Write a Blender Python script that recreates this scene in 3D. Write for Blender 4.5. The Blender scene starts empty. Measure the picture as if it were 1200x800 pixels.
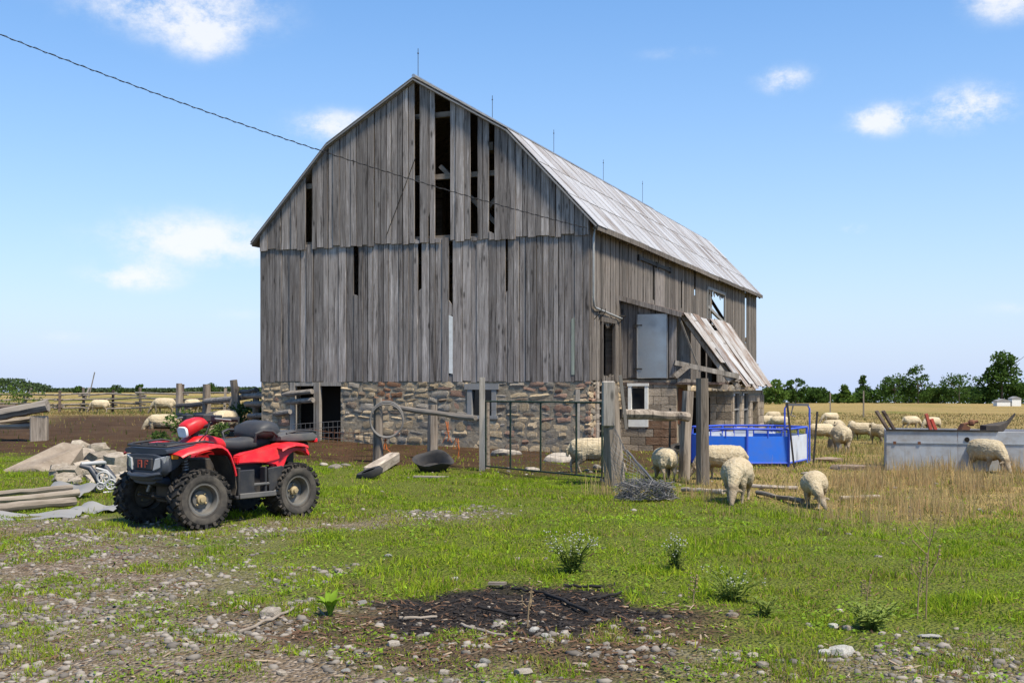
import bpy, bmesh, math, random
import numpy as np
from mathutils import Vector, Matrix

D = bpy.data
SC = bpy.context.scene
COL = SC.collection
random.seed(7)
RS = np.random.RandomState(11)
R = math.radians

# ------------------------------------------------------------------ camera
cam = D.cameras.new('Camera'); camo = D.objects.new('Camera', cam); COL.objects.link(camo)
camo.location = (0, 0, 1.6); camo.rotation_euler = (R(90), 0, 0)
cam.sensor_width = 36; cam.lens = 40.5; cam.shift_y = 0.0417
cam.clip_start = 0.1; cam.clip_end = 9000
SC.camera = camo

# ------------------------------------------------------------------ sun, sky, exposure
SUN_DIR = Vector((0.52, -0.50, 1.28)).normalized()          # towards the sun
EXPOSURE = 1.15
sun_el = math.asin(SUN_DIR.z)
sun_az = math.atan2(SUN_DIR.x, SUN_DIR.y)
sl = D.lights.new('Sun', 'SUN'); sl.energy = 3.45; sl.angle = R(8.0); sl.color = (1.0, 0.91, 0.76)
so = D.objects.new('Sun', sl); COL.objects.link(so)
so.rotation_euler = SUN_DIR.to_track_quat('Z', 'Y').to_euler()

W = D.worlds.new('World'); SC.world = W; W.use_nodes = True
nt = W.node_tree; nt.nodes.clear()
def wn(t, **k):
    n = nt.nodes.new(t)
    for a, b in k.items(): setattr(n, a, b)
    return n
def wmath(op, a, b=None, c=None):
    n = wn('ShaderNodeMath', operation=op)
    for i, v in enumerate((a, b, c)):
        if v is None: continue
        if isinstance(v, (int, float)): n.inputs[i].default_value = v
        else: nt.links.new(v, n.inputs[i])
    return n.outputs[0]
sky = wn('ShaderNodeTexSky', sky_type='NISHITA'); sky.sun_disc = False
sky.sun_elevation = sun_el; sky.sun_rotation = sun_az
sky.air_density = 1.0; sky.dust_density = 0.25; sky.ozone_density = 2.6; sky.altitude = 200
hs = wn('ShaderNodeHueSaturation'); hs.inputs['Saturation'].default_value = 1.38; hs.inputs['Value'].default_value = .83
nt.links.new(sky.outputs[0], hs.inputs['Color'])
tc = wn('ShaderNodeTexCoord'); sx = wn('ShaderNodeSeparateXYZ'); nt.links.new(tc.outputs['Generated'], sx.inputs[0])
AZ = wmath('ARCTAN2', sx.outputs[0], sx.outputs[1]); EL = wmath('ARCSINE', sx.outputs[2])
def pix_dir(px, py):
    v = Vector(((px-600)/1350, 1, (450-py)/1350)).normalized()
    return math.atan2(v.x, v.y), math.asin(v.z)
total = None
CL = [(205,6,105,32,1.0),(240,42,42,24,.75),(392,148,48,18,.95),(235,282,105,30,.95),(155,326,50,14,.9),(920,93,30,14,.95),
      (1031,140,36,16,1.25),(1135,126,46,22,1.25),(1180,-2,42,22,1.0),(1002,267,14,7,.9),(275,368,30,8,.35),(1180,362,34,9,.3),(80,395,40,8,.3),(800,62,60,9,.3)]
for px, py, wx, wy, amp in CL:
    a, e = pix_dir(px, py)
    dx = wmath('DIVIDE', wmath('SUBTRACT', AZ, a), wx/1350); dy = wmath('DIVIDE', wmath('SUBTRACT', EL, e), wy/1350)
    d2 = wmath('ADD', wmath('MULTIPLY', dx, dx), wmath('MULTIPLY', dy, dy))
    g = wmath('MULTIPLY', wmath('EXPONENT', wmath('MULTIPLY', d2, -1.0)), amp)
    total = g if total is None else wmath('ADD', total, g)
mp = wn('ShaderNodeMapping'); mp.inputs['Scale'].default_value = (1, 1, 1.5)
nt.links.new(tc.outputs['Generated'], mp.inputs[0])
ns = wn('ShaderNodeTexNoise'); ns.inputs['Scale'].default_value = 13; ns.inputs['Detail'].default_value = 12; ns.inputs['Roughness'].default_value = .70
nt.links.new(mp.outputs[0], ns.inputs['Vector'])
ns2 = wn('ShaderNodeTexNoise'); ns2.inputs['Scale'].default_value = 5; ns2.inputs['Detail'].default_value = 8
nt.links.new(mp.outputs[0], ns2.inputs['Vector'])
hi = wn('ShaderNodeMapRange', interpolation_type='SMOOTHSTEP'); hi.inputs[1].default_value = .40; hi.inputs[2].default_value = .60
nt.links.new(EL, hi.inputs[0])
free = wmath('MULTIPLY', wmath('MULTIPLY', wmath('SUBTRACT', ns2.outputs['Fac'], .52), 3.0), hi.outputs[0])
tot2 = wmath('ADD', wmath('MULTIPLY', total, wmath('MULTIPLY_ADD', wmath('SUBTRACT', ns.outputs['Fac'], .5), 5.5, 1.0)), wmath('MAXIMUM', free, 0))
cm = wn('ShaderNodeMapRange', interpolation_type='SMOOTHSTEP'); cm.inputs[1].default_value = .05; cm.inputs[2].default_value = 1.25
nt.links.new(tot2, cm.inputs[0])
mix = wn('ShaderNodeMix', data_type='RGBA')
cmf = wmath('MULTIPLY', cm.outputs[0], .86)
hz_f = wmath('MULTIPLY', wmath('EXPONENT', wmath('MULTIPLY', wmath('MAXIMUM', EL, 0), -4.2)), .97)
hmix = wn('ShaderNodeMix', data_type='RGBA'); nt.links.new(hz_f, hmix.inputs['Factor']); nt.links.new(hs.outputs[0], hmix.inputs['A']); hmix.inputs['B'].default_value = (2.45, 2.98, 4.1, 1)
nt.links.new(cmf, mix.inputs['Factor']); nt.links.new(hmix.outputs['Result'], mix.inputs['A'])
mix.inputs['B'].default_value = (4.15, 4.2, 4.35, 1)
bg = wn('ShaderNodeBackground'); bg.inputs['Strength'].default_value = 0.108
nt.links.new(mix.outputs['Result'], bg.inputs['Color'])
wo = wn('ShaderNodeOutputWorld'); nt.links.new(bg.outputs[0], wo.inputs[0])

SC.view_settings.view_transform = 'Standard'; SC.view_settings.look = 'None'
SC.view_settings.gamma = 1; SC.view_settings.exposure = EXPOSURE; SC.view_settings.use_curve_mapping = False
SC.render.engine = 'CYCLES'

# ------------------------------------------------------------------ noise and terrain
def _h(i, j, s):
    n = (i*374761393 + j*668265263 + s*1442695041) & 0xffffffff
    n = ((n ^ (n >> 13))*1274126177) & 0xffffffff
    return ((n ^ (n >> 16)) & 0xffff)/65535.0
def vn(x, y, s=0):
    x = np.asarray(x, float); y = np.asarray(y, float)
    i = np.floor(x).astype(np.int64); j = np.floor(y).astype(np.int64)
    u = x-i; v = y-j; u = u*u*(3-2*u); v = v*v*(3-2*v)
    return (_h(i,j,s)*(1-u)+_h(i+1,j,s)*u)*(1-v)+(_h(i,j+1,s)*(1-u)+_h(i+1,j+1,s)*u)*v
def fbm(x, y, s=0, o=4):
    t = 0; a = .5; n = 0
    for k in range(o):
        t = t+a*vn(x*2**k, y*2**k, s+k*17); n += a; a *= .5
    return t/n
def ss(a, b, x):
    t = np.clip((x-a)/(b-a), 0, 1); return t*t*(3-2*t)
BA = math.atan2(.930, .3665); BC = (1.8, 27.0)            # barn axis angle, near corner
bs, bc_ = math.sin(BA), math.cos(BA)
def barn_local(x, y):
    dx, dy = x-BC[0], y-BC[1]
    return dx*bc_+dy*bs, -dx*bs+dy*bc_                      # s (along), t (inward)
def height(x, y):
    x = np.asarray(x, float); y = np.asarray(y, float)
    s, t = barn_local(x, y)
    wr = ss(-4, 5, x-1.8-.15*(y-27))
    r = np.sqrt(x*x+y*y)
    drop = -.12*ss(22, 28, y)-.5*ss(26, 40, y)-.45*ss(40, 70, y)-1.0*ss(70, 230, r)
    left = .22*ss(25, 33, y)*ss(75, 40, y)-.35*ss(60, 110, r)-1.0*ss(120, 440, r)
    drop = drop-.016*np.maximum(r-240, 0); left = left-.0075*np.maximum(r-440, 0)
    z = drop*wr+left*(1-wr)
    near = ss(60, 30, r)
    z = z+near*((fbm(x*.35, y*.35, 3, 3)-.5)*.10+(fbm(x*1.7, y*1.7, 5, 4)-.5)*.085)
    z = z+ss(30, 90, r)*(fbm(x*.03, y*.03, 9, 3)-.5)*.5
    return z
def hz(x, y): return float(height(x, y))
def at(px, py, Y): return Vector(((px-600)/1350*Y, Y, 1.6-(py-450)/1350*Y))
def gp(px, py):
    Y = 5.0
    while Y < 700:
        p = at(px, py, Y)
        if p.z <= hz(p.x, p.y): break
        Y *= 1.004
    p.z = hz(p.x, p.y); return p
def on(x, y): return Vector((x, y, hz(x, y)))

# zones of the ground (what it is made of)
def zones(x, y):
    n1 = fbm(x*.55, y*.55, 21, 4); n2 = fbm(x*1.6, y*1.6, 31, 3); n3 = fbm(x*.22, y*.22, 41, 3)
    s, t = barn_local(x, y)
    # worn stony track in front of the quad and the stony corner
    d1 = np.abs((y-13.0)-.55*(x+2.6))/1.14
    track = ss(1.5, .2, d1)*ss(.9, -.8, x)*ss(-11, -6, x)*.8
    corner = ss(1.6, -2.4, x+(y-7)*.50+(n1-.5)*3.0)*ss(15, 12.3, y)*1.12
    front = ss(8.4, 6.4, y+(n1-.5)*2.6)*.76
    bare = np.clip(np.maximum(np.maximum(track, corner), front), 0, 1)
    bare = np.clip(bare*1.28-(1-n2)*.75-(1-n1)*.30+.18, 0, 1)
    n4 = fbm(x*5, y*5, 37, 3); e = np.sqrt(((x-.12)/1.25)**2+((y-8.35)/.95)**2)+(n2-.5)*1.3+(n1-.5)*.7+(n4-.5)*.8
    burn = ss(1.05, .55, e)
    e2 = np.sqrt(((x+.1)/1.85)**2+((y-7.6)/1.45)**2)+(n2-.5)*1.5
    litter = ss(1.1, .5, e2)
    sf = -s
    yard = ss(6.6, 4.6, sf+(n1-.5)*2.4)*ss(-.8, .3, t)*ss(-6, -2, sf)
    yard2 = ss(29, 31.5, y+(n1-.5)*3)*ss(60, 48, y+(n1-.5)*9)*ss(-4.5, -8, x)*ss(-.46, -.385, x/y+(n3-.5)*.10)
    gateyard = ss(19.2, 21.0, y+(n1-.5)*1.4-.1*x)*ss(6, 3.2, x)*ss(-3, 1, x)*.85
    dirt = np.clip(np.maximum(np.maximum(yard, yard2), gateyard)*1.25-(1-n2)*.35, 0, 1)
    straw = ss(2.5, 4.6, x+(n3-.5)*5+(n1-.5)*2.2-.02*(y-12)**2*0)*ss(11.5, 14.5, y+(n1-.5)*3+(x-4)*.35*-1)
    straw = np.maximum(straw, ss(26, 36, y)*ss(14, 2, t))
    straw = np.maximum(straw, ss(34, 50, y))
    green = fbm(x*.06+4, y*.10, 51, 4)
    straw = np.clip(straw*(1.1-.9*ss(.56, .68, green)), 0, 1)
    return bare, burn, litter, dirt, straw

# ------------------------------------------------------------------ mesh helpers
def obj(name, me, parent=None, mat=None):
    o = D.objects.new(name, me); COL.objects.link(o)
    if parent is not None: o.parent = parent
    if mat is not None and me is not None and not me.materials: me.materials.append(mat)
    return o
def tag(o, label=None, cat=None, group=None, kind=None):
    if label: o['label'] = label
    if cat: o['category'] = cat
    if group: o['group'] = group
    if kind: o['kind'] = kind
    return o
def thing(name, label, cat, loc=(0,0,0), rz=0, group=None):
    o = obj(name, None); o.location = loc; o.rotation_euler = (0, 0, rz); o.empty_display_size = .1
    return tag(o, label, cat, group)
def perp(d):
    d = d.normalized(); a = Vector((0,0,1)) if abs(d.z) < .9 else Vector((1,0,0))
    u = d.cross(a).normalized(); return u, d.cross(u).normalized()
class MB:
    def __init__(s): s.v = []; s.f = []
    def add(s, v, f):
        o = len(s.v); s.v += [tuple(p) for p in v]; s.f += [tuple(i+o for i in q) for q in f]; return s
    def box(s, c, d, rot=None, tz=1.0):
        x, y, z = d[0]/2, d[1]/2, d[2]/2
        v = [Vector((i*x*(tz if k > 0 else 1), j*y*(tz if k > 0 else 1), k*z)) for k in (-1,1) for j in (-1,1) for i in (-1,1)]
        if rot is not None:
            m = rot if isinstance(rot, Matrix) else Matrix.Rotation(rot, 3, 'Z'); v = [m @ p for p in v]
        c = Vector(c)
        return s.add([p+c for p in v], [(0,2,3,1),(4,5,7,6),(0,1,5,4),(2,6,7,3),(0,4,6,2),(1,3,7,5)])
    def beam(s, a, b, w, h, roll=0):
        a, b = Vector(a), Vector(b); d = b-a; u, v = perp(d)
        m = Matrix((u, v)); q = Matrix.Rotation(roll, 3, d.normalized()); u = q @ u; v = q @ v
        vs = [p+u*i*w/2+v*j*h/2 for p in (a,b) for i, j in ((-1,-1),(1,-1),(1,1),(-1,1))]
        return s.add(vs, [(3,2,1,0),(4,5,6,7),(0,1,5,4),(1,2,6,5),(2,3,7,6),(3,0,4,7)])
    def prism(s, poly, a, b, ax='y'):
        n = len(poly)
        def P(p, q): return {'y': (p[0], q, p[1]), 'x': (q, p[0], p[1]), 'z': (p[0], p[1], q)}[ax]
        v = [P(p, a) for p in poly]+[P(p, b) for p in poly]
        f = [tuple(range(n))[::-1], tuple(range(n, 2*n))]+[(i, (i+1) % n, n+(i+1) % n, n+i) for i in range(n)]
        return s.add(v, f)
    def tube(s, pts, r, n=8, jit=0, cap=True):
        pts = [Vector(p) for p in pts]; m = len(pts)
        rs = r if isinstance(r, (list, tuple)) else [r]*m
        v = []; u0 = None
        for i, p in enumerate(pts):
            d = (pts[min(i+1, m-1)]-pts[max(i-1, 0)])
            if u0 is None: u, w = perp(d)
            else:
                dn = d.normalized(); u = (u0-dn*u0.dot(dn)).normalized(); w = dn.cross(u)
            u0 = u
            for k in range(n):
                a = 2*math.pi*k/n; rr = rs[i]*(1+random.uniform(-jit, jit))
                v.append(p+u*math.cos(a)*rr+w*math.sin(a)*rr)
        f = [(i*n+k, i*n+(k+1) % n, (i+1)*n+(k+1) % n, (i+1)*n+k) for i in range(m-1) for k in range(n)]
        if cap: f += [tuple(range(n))[::-1], tuple(range((m-1)*n, m*n))]
        return s.add(v, f)
    def loft(s, rings, cap=True):
        n = len(rings[0]); m = len(rings); v = [p for r in rings for p in r]
        f = [(i*n+k, i*n+(k+1) % n, (i+1)*n+(k+1) % n, (i+1)*n+k) for i in range(m-1) for k in range(n)]
        if cap: f += [tuple(range(n))[::-1], tuple(range((m-1)*n, m*n))]
        return s.add(v, f)
    def lathe(s, prof, n=24, ax='y', c=(0,0,0), cap=False):
        c = Vector(c); rings = []
        for k in range(n):
            a = 2*math.pi*k/n; ring = []
            for r, h in prof:
                p = {'y': (r*math.cos(a), h, r*math.sin(a)), 'z': (r*math.cos(a), r*math.sin(a), h), 'x': (h, r*math.cos(a), r*math.sin(a))}[ax]
                ring.append(Vector(p)+c)
            rings.append(ring)
        m = len(prof); v = [p for r in rings for p in r]
        f = [(k*m+i, ((k+1) % n)*m+i, ((k+1) % n)*m+i+1, k*m+i+1) for k in range(n) for i in range(m-1)]
        return s.add(v, f)
    def ball(s, c, r, seg=10, rings=6):
        c = Vector(c); r = (r, r, r) if isinstance(r, (int, float)) else r
        rr = []
        for i in range(1, rings):
            th = math.pi*i/rings
            rr.append([c+Vector((r[0]*math.sin(th)*math.cos(2*math.pi*k/seg), r[1]*math.sin(th)*math.sin(2*math.pi*k/seg), r[2]*math.cos(th))) for k in range(seg)])
        return s.loft(rr)
    def mesh(s, name, bevel=0, seg=1, smooth=False, weld=False):
        me = D.meshes.new(name); me.from_pydata(s.v, [], s.f)
        bm = bmesh.new(); bm.from_mesh(me)
        if weld: bmesh.ops.remove_doubles(bm, verts=bm.verts, dist=1e-4)
        bmesh.ops.recalc_face_normals(bm, faces=bm.faces)
        if bevel: 
            es = [e for e in bm.edges if len(e.link_faces) == 2 and e.calc_face_angle(0) > .5]
            bmesh.ops.bevel(bm, geom=es, offset=bevel, segments=seg, affect='EDGES', clamp_overlap=True)
        bm.to_mesh(me); bm.free()
        if smooth:
            me.polygons.foreach_set('use_smooth', [True]*len(me.polygons))
            try: me.set_sharp_from_angle(angle=R(smooth if smooth is not True else 50))
            except Exception: pass
        return me
    def build(s, name, mat, parent=None, **k):
        return obj(name, s.mesh(name, **k), parent, mat)
def copy_tree(o, parent=None):
    c = o.copy(); COL.objects.link(c); c.parent = parent
    for ch in o.children: copy_tree(ch, c)
    return c

# ------------------------------------------------------------------ material helpers
class MT:
    def __init__(s, name):
        s.m = D.materials.new(name); s.m.use_nodes = True; s.t = s.m.node_tree
        s.b = s.t.nodes['Principled BSDF']; s.o = s.t.nodes['Material Output']
    def n(s, t, **k):
        x = s.t.nodes.new(t)
        for a, b in k.items(): setattr(x, a, b)
        return x
    def l(s, a, b): s.t.links.new(a, b); return s
    def inp(s, sock, v):
        if isinstance(v, (int, float)): sock.default_value = v
        elif isinstance(v, (tuple, list)): sock.default_value = tuple(v)+((1,) if len(v) == 3 and sock.type == 'RGBA' else ())
        else: s.l(v, sock)
    def math(s, op, a, b=0, c=0):
        x = s.n('ShaderNodeMath', operation=op)
        for i, v in enumerate((a, b, c)): s.inp(x.inputs[i], v)
        return x.outputs[0]
    def coord(s, kind='Object', scale=(1,1,1), rand=0, rot=(0,0,0)):
        tcn = s.n('ShaderNodeTexCoord'); m = s.n('ShaderNodeMapping'); m.inputs['Scale'].default_value = scale; m.inputs['Rotation'].default_value = rot
        src = tcn.outputs[kind] if kind != 'World' else s.n('ShaderNodeNewGeometry').outputs['Position']
        if rand:
            oi = s.n('ShaderNodeObjectInfo'); cx = s.n('ShaderNodeVectorMath', operation='MULTIPLY_ADD')
            s.l(oi.outputs['Random'], cx.inputs[0]); cx.inputs[1].default_value = (rand, rand*1.7, rand*2.3); s.l(src, cx.inputs[2]); src = cx.outputs[0]
        s.l(src, m.inputs[0]); return m.outputs[0]
    def noise(s, co, scale=5, detail=4, rough=.55, dist=0):
        x = s.n('ShaderNodeTexNoise'); x.inputs['Scale'].default_value = scale; x.inputs['Detail'].default_value = detail
        x.inputs['Roughness'].default_value = rough; x.inputs['Distortion'].default_value = dist; s.l(co, x.inputs['Vector']); return x.outputs['Fac']
    def ramp(s, fac, stops):
        x = s.n('ShaderNodeValToRGB'); s.l(fac, x.inputs[0]); e = x.color_ramp.elements
        while len(e) < len(stops): e.new(.5)
        for q, (p, c) in zip(e, stops): q.position = p; q.color = tuple(c)+(1,) if not isinstance(c, (int, float)) else (c, c, c, 1)
        return x.outputs[0]
    def map(s, v, a, b, c=0, d=1):
        x = s.n('ShaderNodeMapRange'); s.l(v, x.inputs[0])
        for i, q in enumerate((a, b, c, d)): x.inputs[i+1].default_value = q
        return x.outputs[0]
    def mix(s, f, a, b, mode='MIX'):
        x = s.n('ShaderNodeMix', data_type='RGBA', blend_type=mode)
        s.inp(x.inputs['Factor'], f); s.inp(x.inputs['A'], a); s.inp(x.inputs['B'], b); return x.outputs['Result']
    def rnd(s): return s.n('ShaderNodeObjectInfo').outputs['Random']
    def attr(s, name): return s.n('ShaderNodeAttribute', attribute_name=name)
    def bump(s, h, strength=.3, dist=.01):
        x = s.n('ShaderNodeBump'); x.inputs['Strength'].default_value = strength; x.inputs['Distance'].default_value = dist
        s.l(h, x.inputs['Height']); s.l(x.outputs[0], s.b.inputs['Normal'])
    def fin(s, col, rough=.8, metal=0, spec=.3):
        s.inp(s.b.inputs['Base Color'], col); s.inp(s.b.inputs['Roughness'], rough); s.inp(s.b.inputs['Metallic'], metal)
        s.b.inputs['Specular IOR Level'].default_value = spec; return s.m
def wood(name, dark, light, axis='z', stain=(.2,.17,.14), scale=1.0, rng=.37, warm=(.16,.12,.08)):
    t = MT(name); g = {'z': (28, 28, 1.1), 'x': (1.1, 28, 28), 'y': (28, 1.1, 28)}[axis]
    co = t.coord('Object', tuple(q*scale for q in g), rand=9); fine = t.noise(co, 1, 6, .65, .4)
    co2 = t.coord('Object', tuple(q*.22*scale for q in g), rand=5); broad = t.noise(co2, 1, 4, .6)
    co3 = t.coord('Object', (1.3,1.3,1.3), rand=3); blot = t.noise(co3, 1.6, 5, .6)
    c = t.ramp(fine, [(.25, dark), (.55, tuple((a+b)/2 for a, b in zip(dark, light))), (.8, light)])
    c = t.mix(t.map(broad, .42, .68, 0, .55), c, stain)
    c = t.mix(t.map(blot, .52, .75, 0, .45), c, warm)
    co4 = t.coord('Object', tuple(q*.16 for q in g) if axis != 'z' else (4.2, 4.2, 1.5), rand=7); v = t.n('ShaderNodeTexVoronoi'); v.inputs['Scale'].default_value = 1.0; t.l(co4, v.inputs['Vector'])
    c = t.mix(t.map(v.outputs['Distance'], .06, .16, .8, 0), c, tuple(q*.35 for q in dark))
    co5 = t.coord('Object', tuple(q*(.5 if q > 5 else .9)*scale for q in g), rand=13); st = t.noise(co5, 1, 5, .7, .2)
    c = t.mix(t.map(st, .54, .66, 0, .9), c, tuple(q*.55 for q in dark)); c = t.mix(t.map(st, .32, .44, .6, 0), c, tuple(min(1, q*1.18) for q in light))
    br = t.map(t.rnd(), 0, 1, 1-rng, 1+rng*.8)
    h = t.n('ShaderNodeHueSaturation'); t.l(c, h.inputs['Color']); t.l(br, h.inputs['Value'])
    t.bump(fine, .5, .006)
    return t.fin(h.outputs[0], .88, 0, .15)
def paint(name, col, rough=.4, metal=0, dirt=.25, dcol=(.2,.16,.11), scale=6, spec=.4):
    t = MT(name); co = t.coord('Object', (1,1,1), rand=3); n = t.noise(co, scale, 6, .65)
    c = t.mix(t.map(n, .42, .78, 0, dirt), col, dcol)
    r = t.map(n, .3, .8, rough, min(1, rough+.3)); t.bump(t.noise(co, scale*9, 3), .06, .004)
    return t.fin(c, r, metal, spec)
# ------------------------------------------------------------------ materials
M = {}
M['siding'] = wood('weathered_siding', (.108,.092,.080), (.50,.45,.41), 'z', stain=(.18,.152,.132), warm=(.205,.162,.132))
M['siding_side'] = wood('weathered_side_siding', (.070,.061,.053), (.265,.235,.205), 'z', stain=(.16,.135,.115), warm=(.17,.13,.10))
M['pale_board'] = wood('pale_board', (.36,.36,.33), (.62,.62,.58), 'z', stain=(.45,.45,.42), warm=(.4,.38,.32))
M['green_board'] = wood('greenish_board', (.30,.33,.27), (.50,.54,.44), 'z', stain=(.4,.43,.36), warm=(.36,.36,.28))
M['post'] = wood('post_wood', (.10,.080,.062), (.38,.325,.265), 'z', scale=.7)
M['post_pale'] = wood('pale_post_wood', (.16,.145,.125), (.42,.385,.34), 'z', scale=.7)
M['rail'] = wood('rail_wood', (.10,.088,.075), (.33,.295,.255), 'x', scale=.6)
M['timber'] = wood('timber', (.10,.08,.06), (.27,.22,.17), 'y', scale=.7)
M['plank'] = wood('old_plank', (.17,.14,.11), (.45,.39,.32), 'x', scale=.7)
M['dark_plank'] = wood('dark_plank', (.05,.035,.03), (.17,.12,.10), 'x', scale=.7)
M['frame_grey'] = paint('grey_frame', (.24,.24,.235), .7, 0, .5)
M['white_paint'] = paint('white_paint', (.74,.74,.70), .6, 0, .35)
M['glass'] = MT('dark_glass').fin((.015,.018,.02), .12, 0, .5)
M['dark'] = MT('painted_interior_shade').fin((.022,.019,.016), .95, 0, .1)  # near-black colour standing in for the shade of interiors and holes
M['black_iron'] = paint('black_iron', (.022,.021,.02), .6, .3, .3)
M['wire'] = paint('grey_wire', (.16,.16,.165), .5, .7, .3)
M['conduit'] = paint('conduit', (.36,.37,.36), .5, .3, .4)
t = MT('mortar'); co = t.coord('Object'); n = t.noise(co, 9, 6, .7); t.bump(n, .8, .03)
M['mortar'] = t.fin(t.ramp(n, [(.3, (.17,.135,.095)), (.7, (.36,.305,.225))]), .95, 0, .1)
def stone_mat(name, a, b, c):
    t = MT(name); co = t.coord('Object', (1,1,1), rand=20); n = t.noise(co, 2.2, 7, .68); n2 = t.noise(co, 9, 4, .6)
    col = t.ramp(n, [(.3, a), (.5, b), (.7, c)]); col = t.mix(t.map(n2, .55, .75, 0, .5), col, (.33,.30,.24))
    h = t.n('ShaderNodeHueSaturation'); t.l(col, h.inputs['Color']); t.l(t.map(t.rnd(), 0, 1, .62, 1.3), h.inputs['Value'])
    t.bump(n2, .5, .05); return t.fin(h.outputs[0], .9, 0, .2)
M['stone_tan'] = stone_mat('tan_stone', (.27,.195,.11), (.44,.335,.21), (.57,.46,.31))
M['stone_grey'] = stone_mat('grey_stone', (.16,.135,.105), (.27,.235,.19), (.39,.345,.285))
M['stone_red'] = stone_mat('red_stone', (.18,.095,.065), (.27,.165,.115), (.34,.24,.18))
M['stone_brown'] = stone_mat('brown_stone', (.12,.085,.06), (.21,.155,.11), (.33,.26,.19))
M['brick'] = stone_mat('orange_brick', (.24,.11,.055), (.31,.155,.085), (.36,.23,.14))
M['block'] = stone_mat('concrete_block', (.22,.175,.13), (.30,.245,.185), (.37,.31,.245))
M['block_stain'] = stone_mat('stained_block', (.15,.085,.05), (.22,.13,.08), (.27,.18,.12))
M['field_stone'] = stone_mat('field_stone', (.20,.17,.135), (.285,.25,.205), (.38,.34,.285))
M['white_stone'] = stone_mat('white_stone', (.23,.22,.195), (.31,.30,.27), (.39,.38,.35))
M['pile_stone'] = stone_mat('pile_stone', (.19,.155,.12), (.30,.255,.20), (.42,.365,.30))
M['concrete'] = stone_mat('old_concrete', (.17,.135,.10), (.24,.195,.15), (.30,.25,.195))
# galvanised roof
t = MT('galvanised_roof'); co = t.coord('Object', (1,1,1), rand=40)
st = t.noise(t.coord('Object', (2.2, .35, .35), rand=11), 2.0, 6, .7); bl = t.noise(co, 1.3, 6, .65)
rr = t.math('MULTIPLY_ADD', t.rnd(), .30, t.math('MULTIPLY', t.math('ADD', st, bl), .5))
col = t.ramp(rr, [(.50, (.475,.465,.455)), (.66, (.40,.38,.36)), (.80, (.30,.26,.22)), (.90, (.17,.12,.085))])
wv = t.n('ShaderNodeTexWave', bands_direction='X'); wv.inputs['Scale'].default_value = 4.2; t.l(t.coord('Object'), wv.inputs['Vector']); t.bump(wv.outputs['Fac'], .6, .02)
M['roof'] = t.fin(col, .45, .25, .4)
t = MT('rusty_sheet'); co = t.coord('Object', (1,1,1), rand=40); st = t.noise(t.coord('Object', (3.0, .5, .5), rand=11), 1.6, 6, .7); bl = t.noise(co, 1.7, 6, .65)
rr = t.math('MULTIPLY_ADD', t.rnd(), .22, t.math('MULTIPLY', t.math('ADD', st, bl), .5))
M['shed_roof'] = t.fin(t.ramp(rr, [(.47, (.46,.455,.44)), (.58, (.36,.33,.295)), (.67, (.23,.165,.12)), (.79, (.14,.085,.058))]), .5, .2, .4)
M['galv'] = paint('galvanised', (.50,.52,.53), .30, .9, .35, (.33,.31,.28), 3)
M['tank'] = paint('tank_metal', (.41,.43,.45), .55, .3, .8, (.23,.19,.145), 3.2)
M['trim'] = paint('rake_trim', (.26,.26,.26), .6, .2, .5)
# ground
t = MT('ground_soil')
P = t.coord('World'); n1 = t.noise(P, 1.3, 8, .65); n2 = t.noise(P, 14, 6, .7); n3 = t.noise(P, 60, 4, .6)
gv = t.n('ShaderNodeTexVoronoi'); gv.inputs['Scale'].default_value = 34; t.l(P, gv.inputs['Vector'])
gv2 = t.n('ShaderNodeTexVoronoi'); gv2.inputs['Scale'].default_value = 15; t.l(P, gv2.inputs['Vector'])
gsep = t.n('ShaderNodeSeparateColor'); t.l(gv.outputs['Color'], gsep.inputs[0])
soil = t.ramp(n2, [(.3, (.080,.054,.034)), (.7, (.185,.132,.085))])
gravel = t.ramp(gsep.outputs[0], [(0, (.13,.094,.068)), (.5, (.25,.195,.148)), (1, (.39,.325,.265))])
gravel = t.mix(t.map(n2, .42, .62), gravel, soil)
grassg = t.ramp(n2, [(.3, (.070,.092,.012)), (.7, (.165,.185,.032))])
far = t.noise(t.coord('World', (.05,.16,.05)), 1, 7, .65); far2 = t.noise(t.coord('World', (.9,1.6,.9)), 1, 6, .7)
strawc = t.ramp(far, [(.32, (.17,.155,.045)), (.45, (.32,.23,.085)), (.7, (.40,.285,.115))])
strawc = t.mix(t.map(far2, .42, .70, 0, .75), strawc, (.19,.15,.065))
charc = t.ramp(n2, [(.34, (.013,.011,.010)), (.55, (.034,.027,.023)), (.76, (.10,.078,.062))])
litc = t.ramp(n2, [(.3, (.045,.030,.020)), (.7, (.125,.085,.055))])
dirtc = t.ramp(n1, [(.3, (.052,.029,.015)), (.6, (.088,.052,.028)), (.8, (.14,.092,.052))])
c = t.mix(t.attr('straw').outputs['Fac'], grassg, strawc)
c = t.mix(t.attr('dirt').outputs['Fac'], c, dirtc)
c = t.mix(t.math('MULTIPLY', t.attr('bare').outputs['Fac'], .95), c, gravel)
c = t.mix(t.math('MULTIPLY', t.attr('litter').outputs['Fac'], .85), c, litc)
c = t.mix(t.attr('burn').outputs['Fac'], c, charc)
hh = t.math('ADD', t.math('MULTIPLY', n2, .6), t.math('MULTIPLY', gv.outputs['Distance'], -.9)); t.bump(hh, 1.0, .05)
M['ground'] = t.fin(c, .95, 0, .1)
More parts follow.
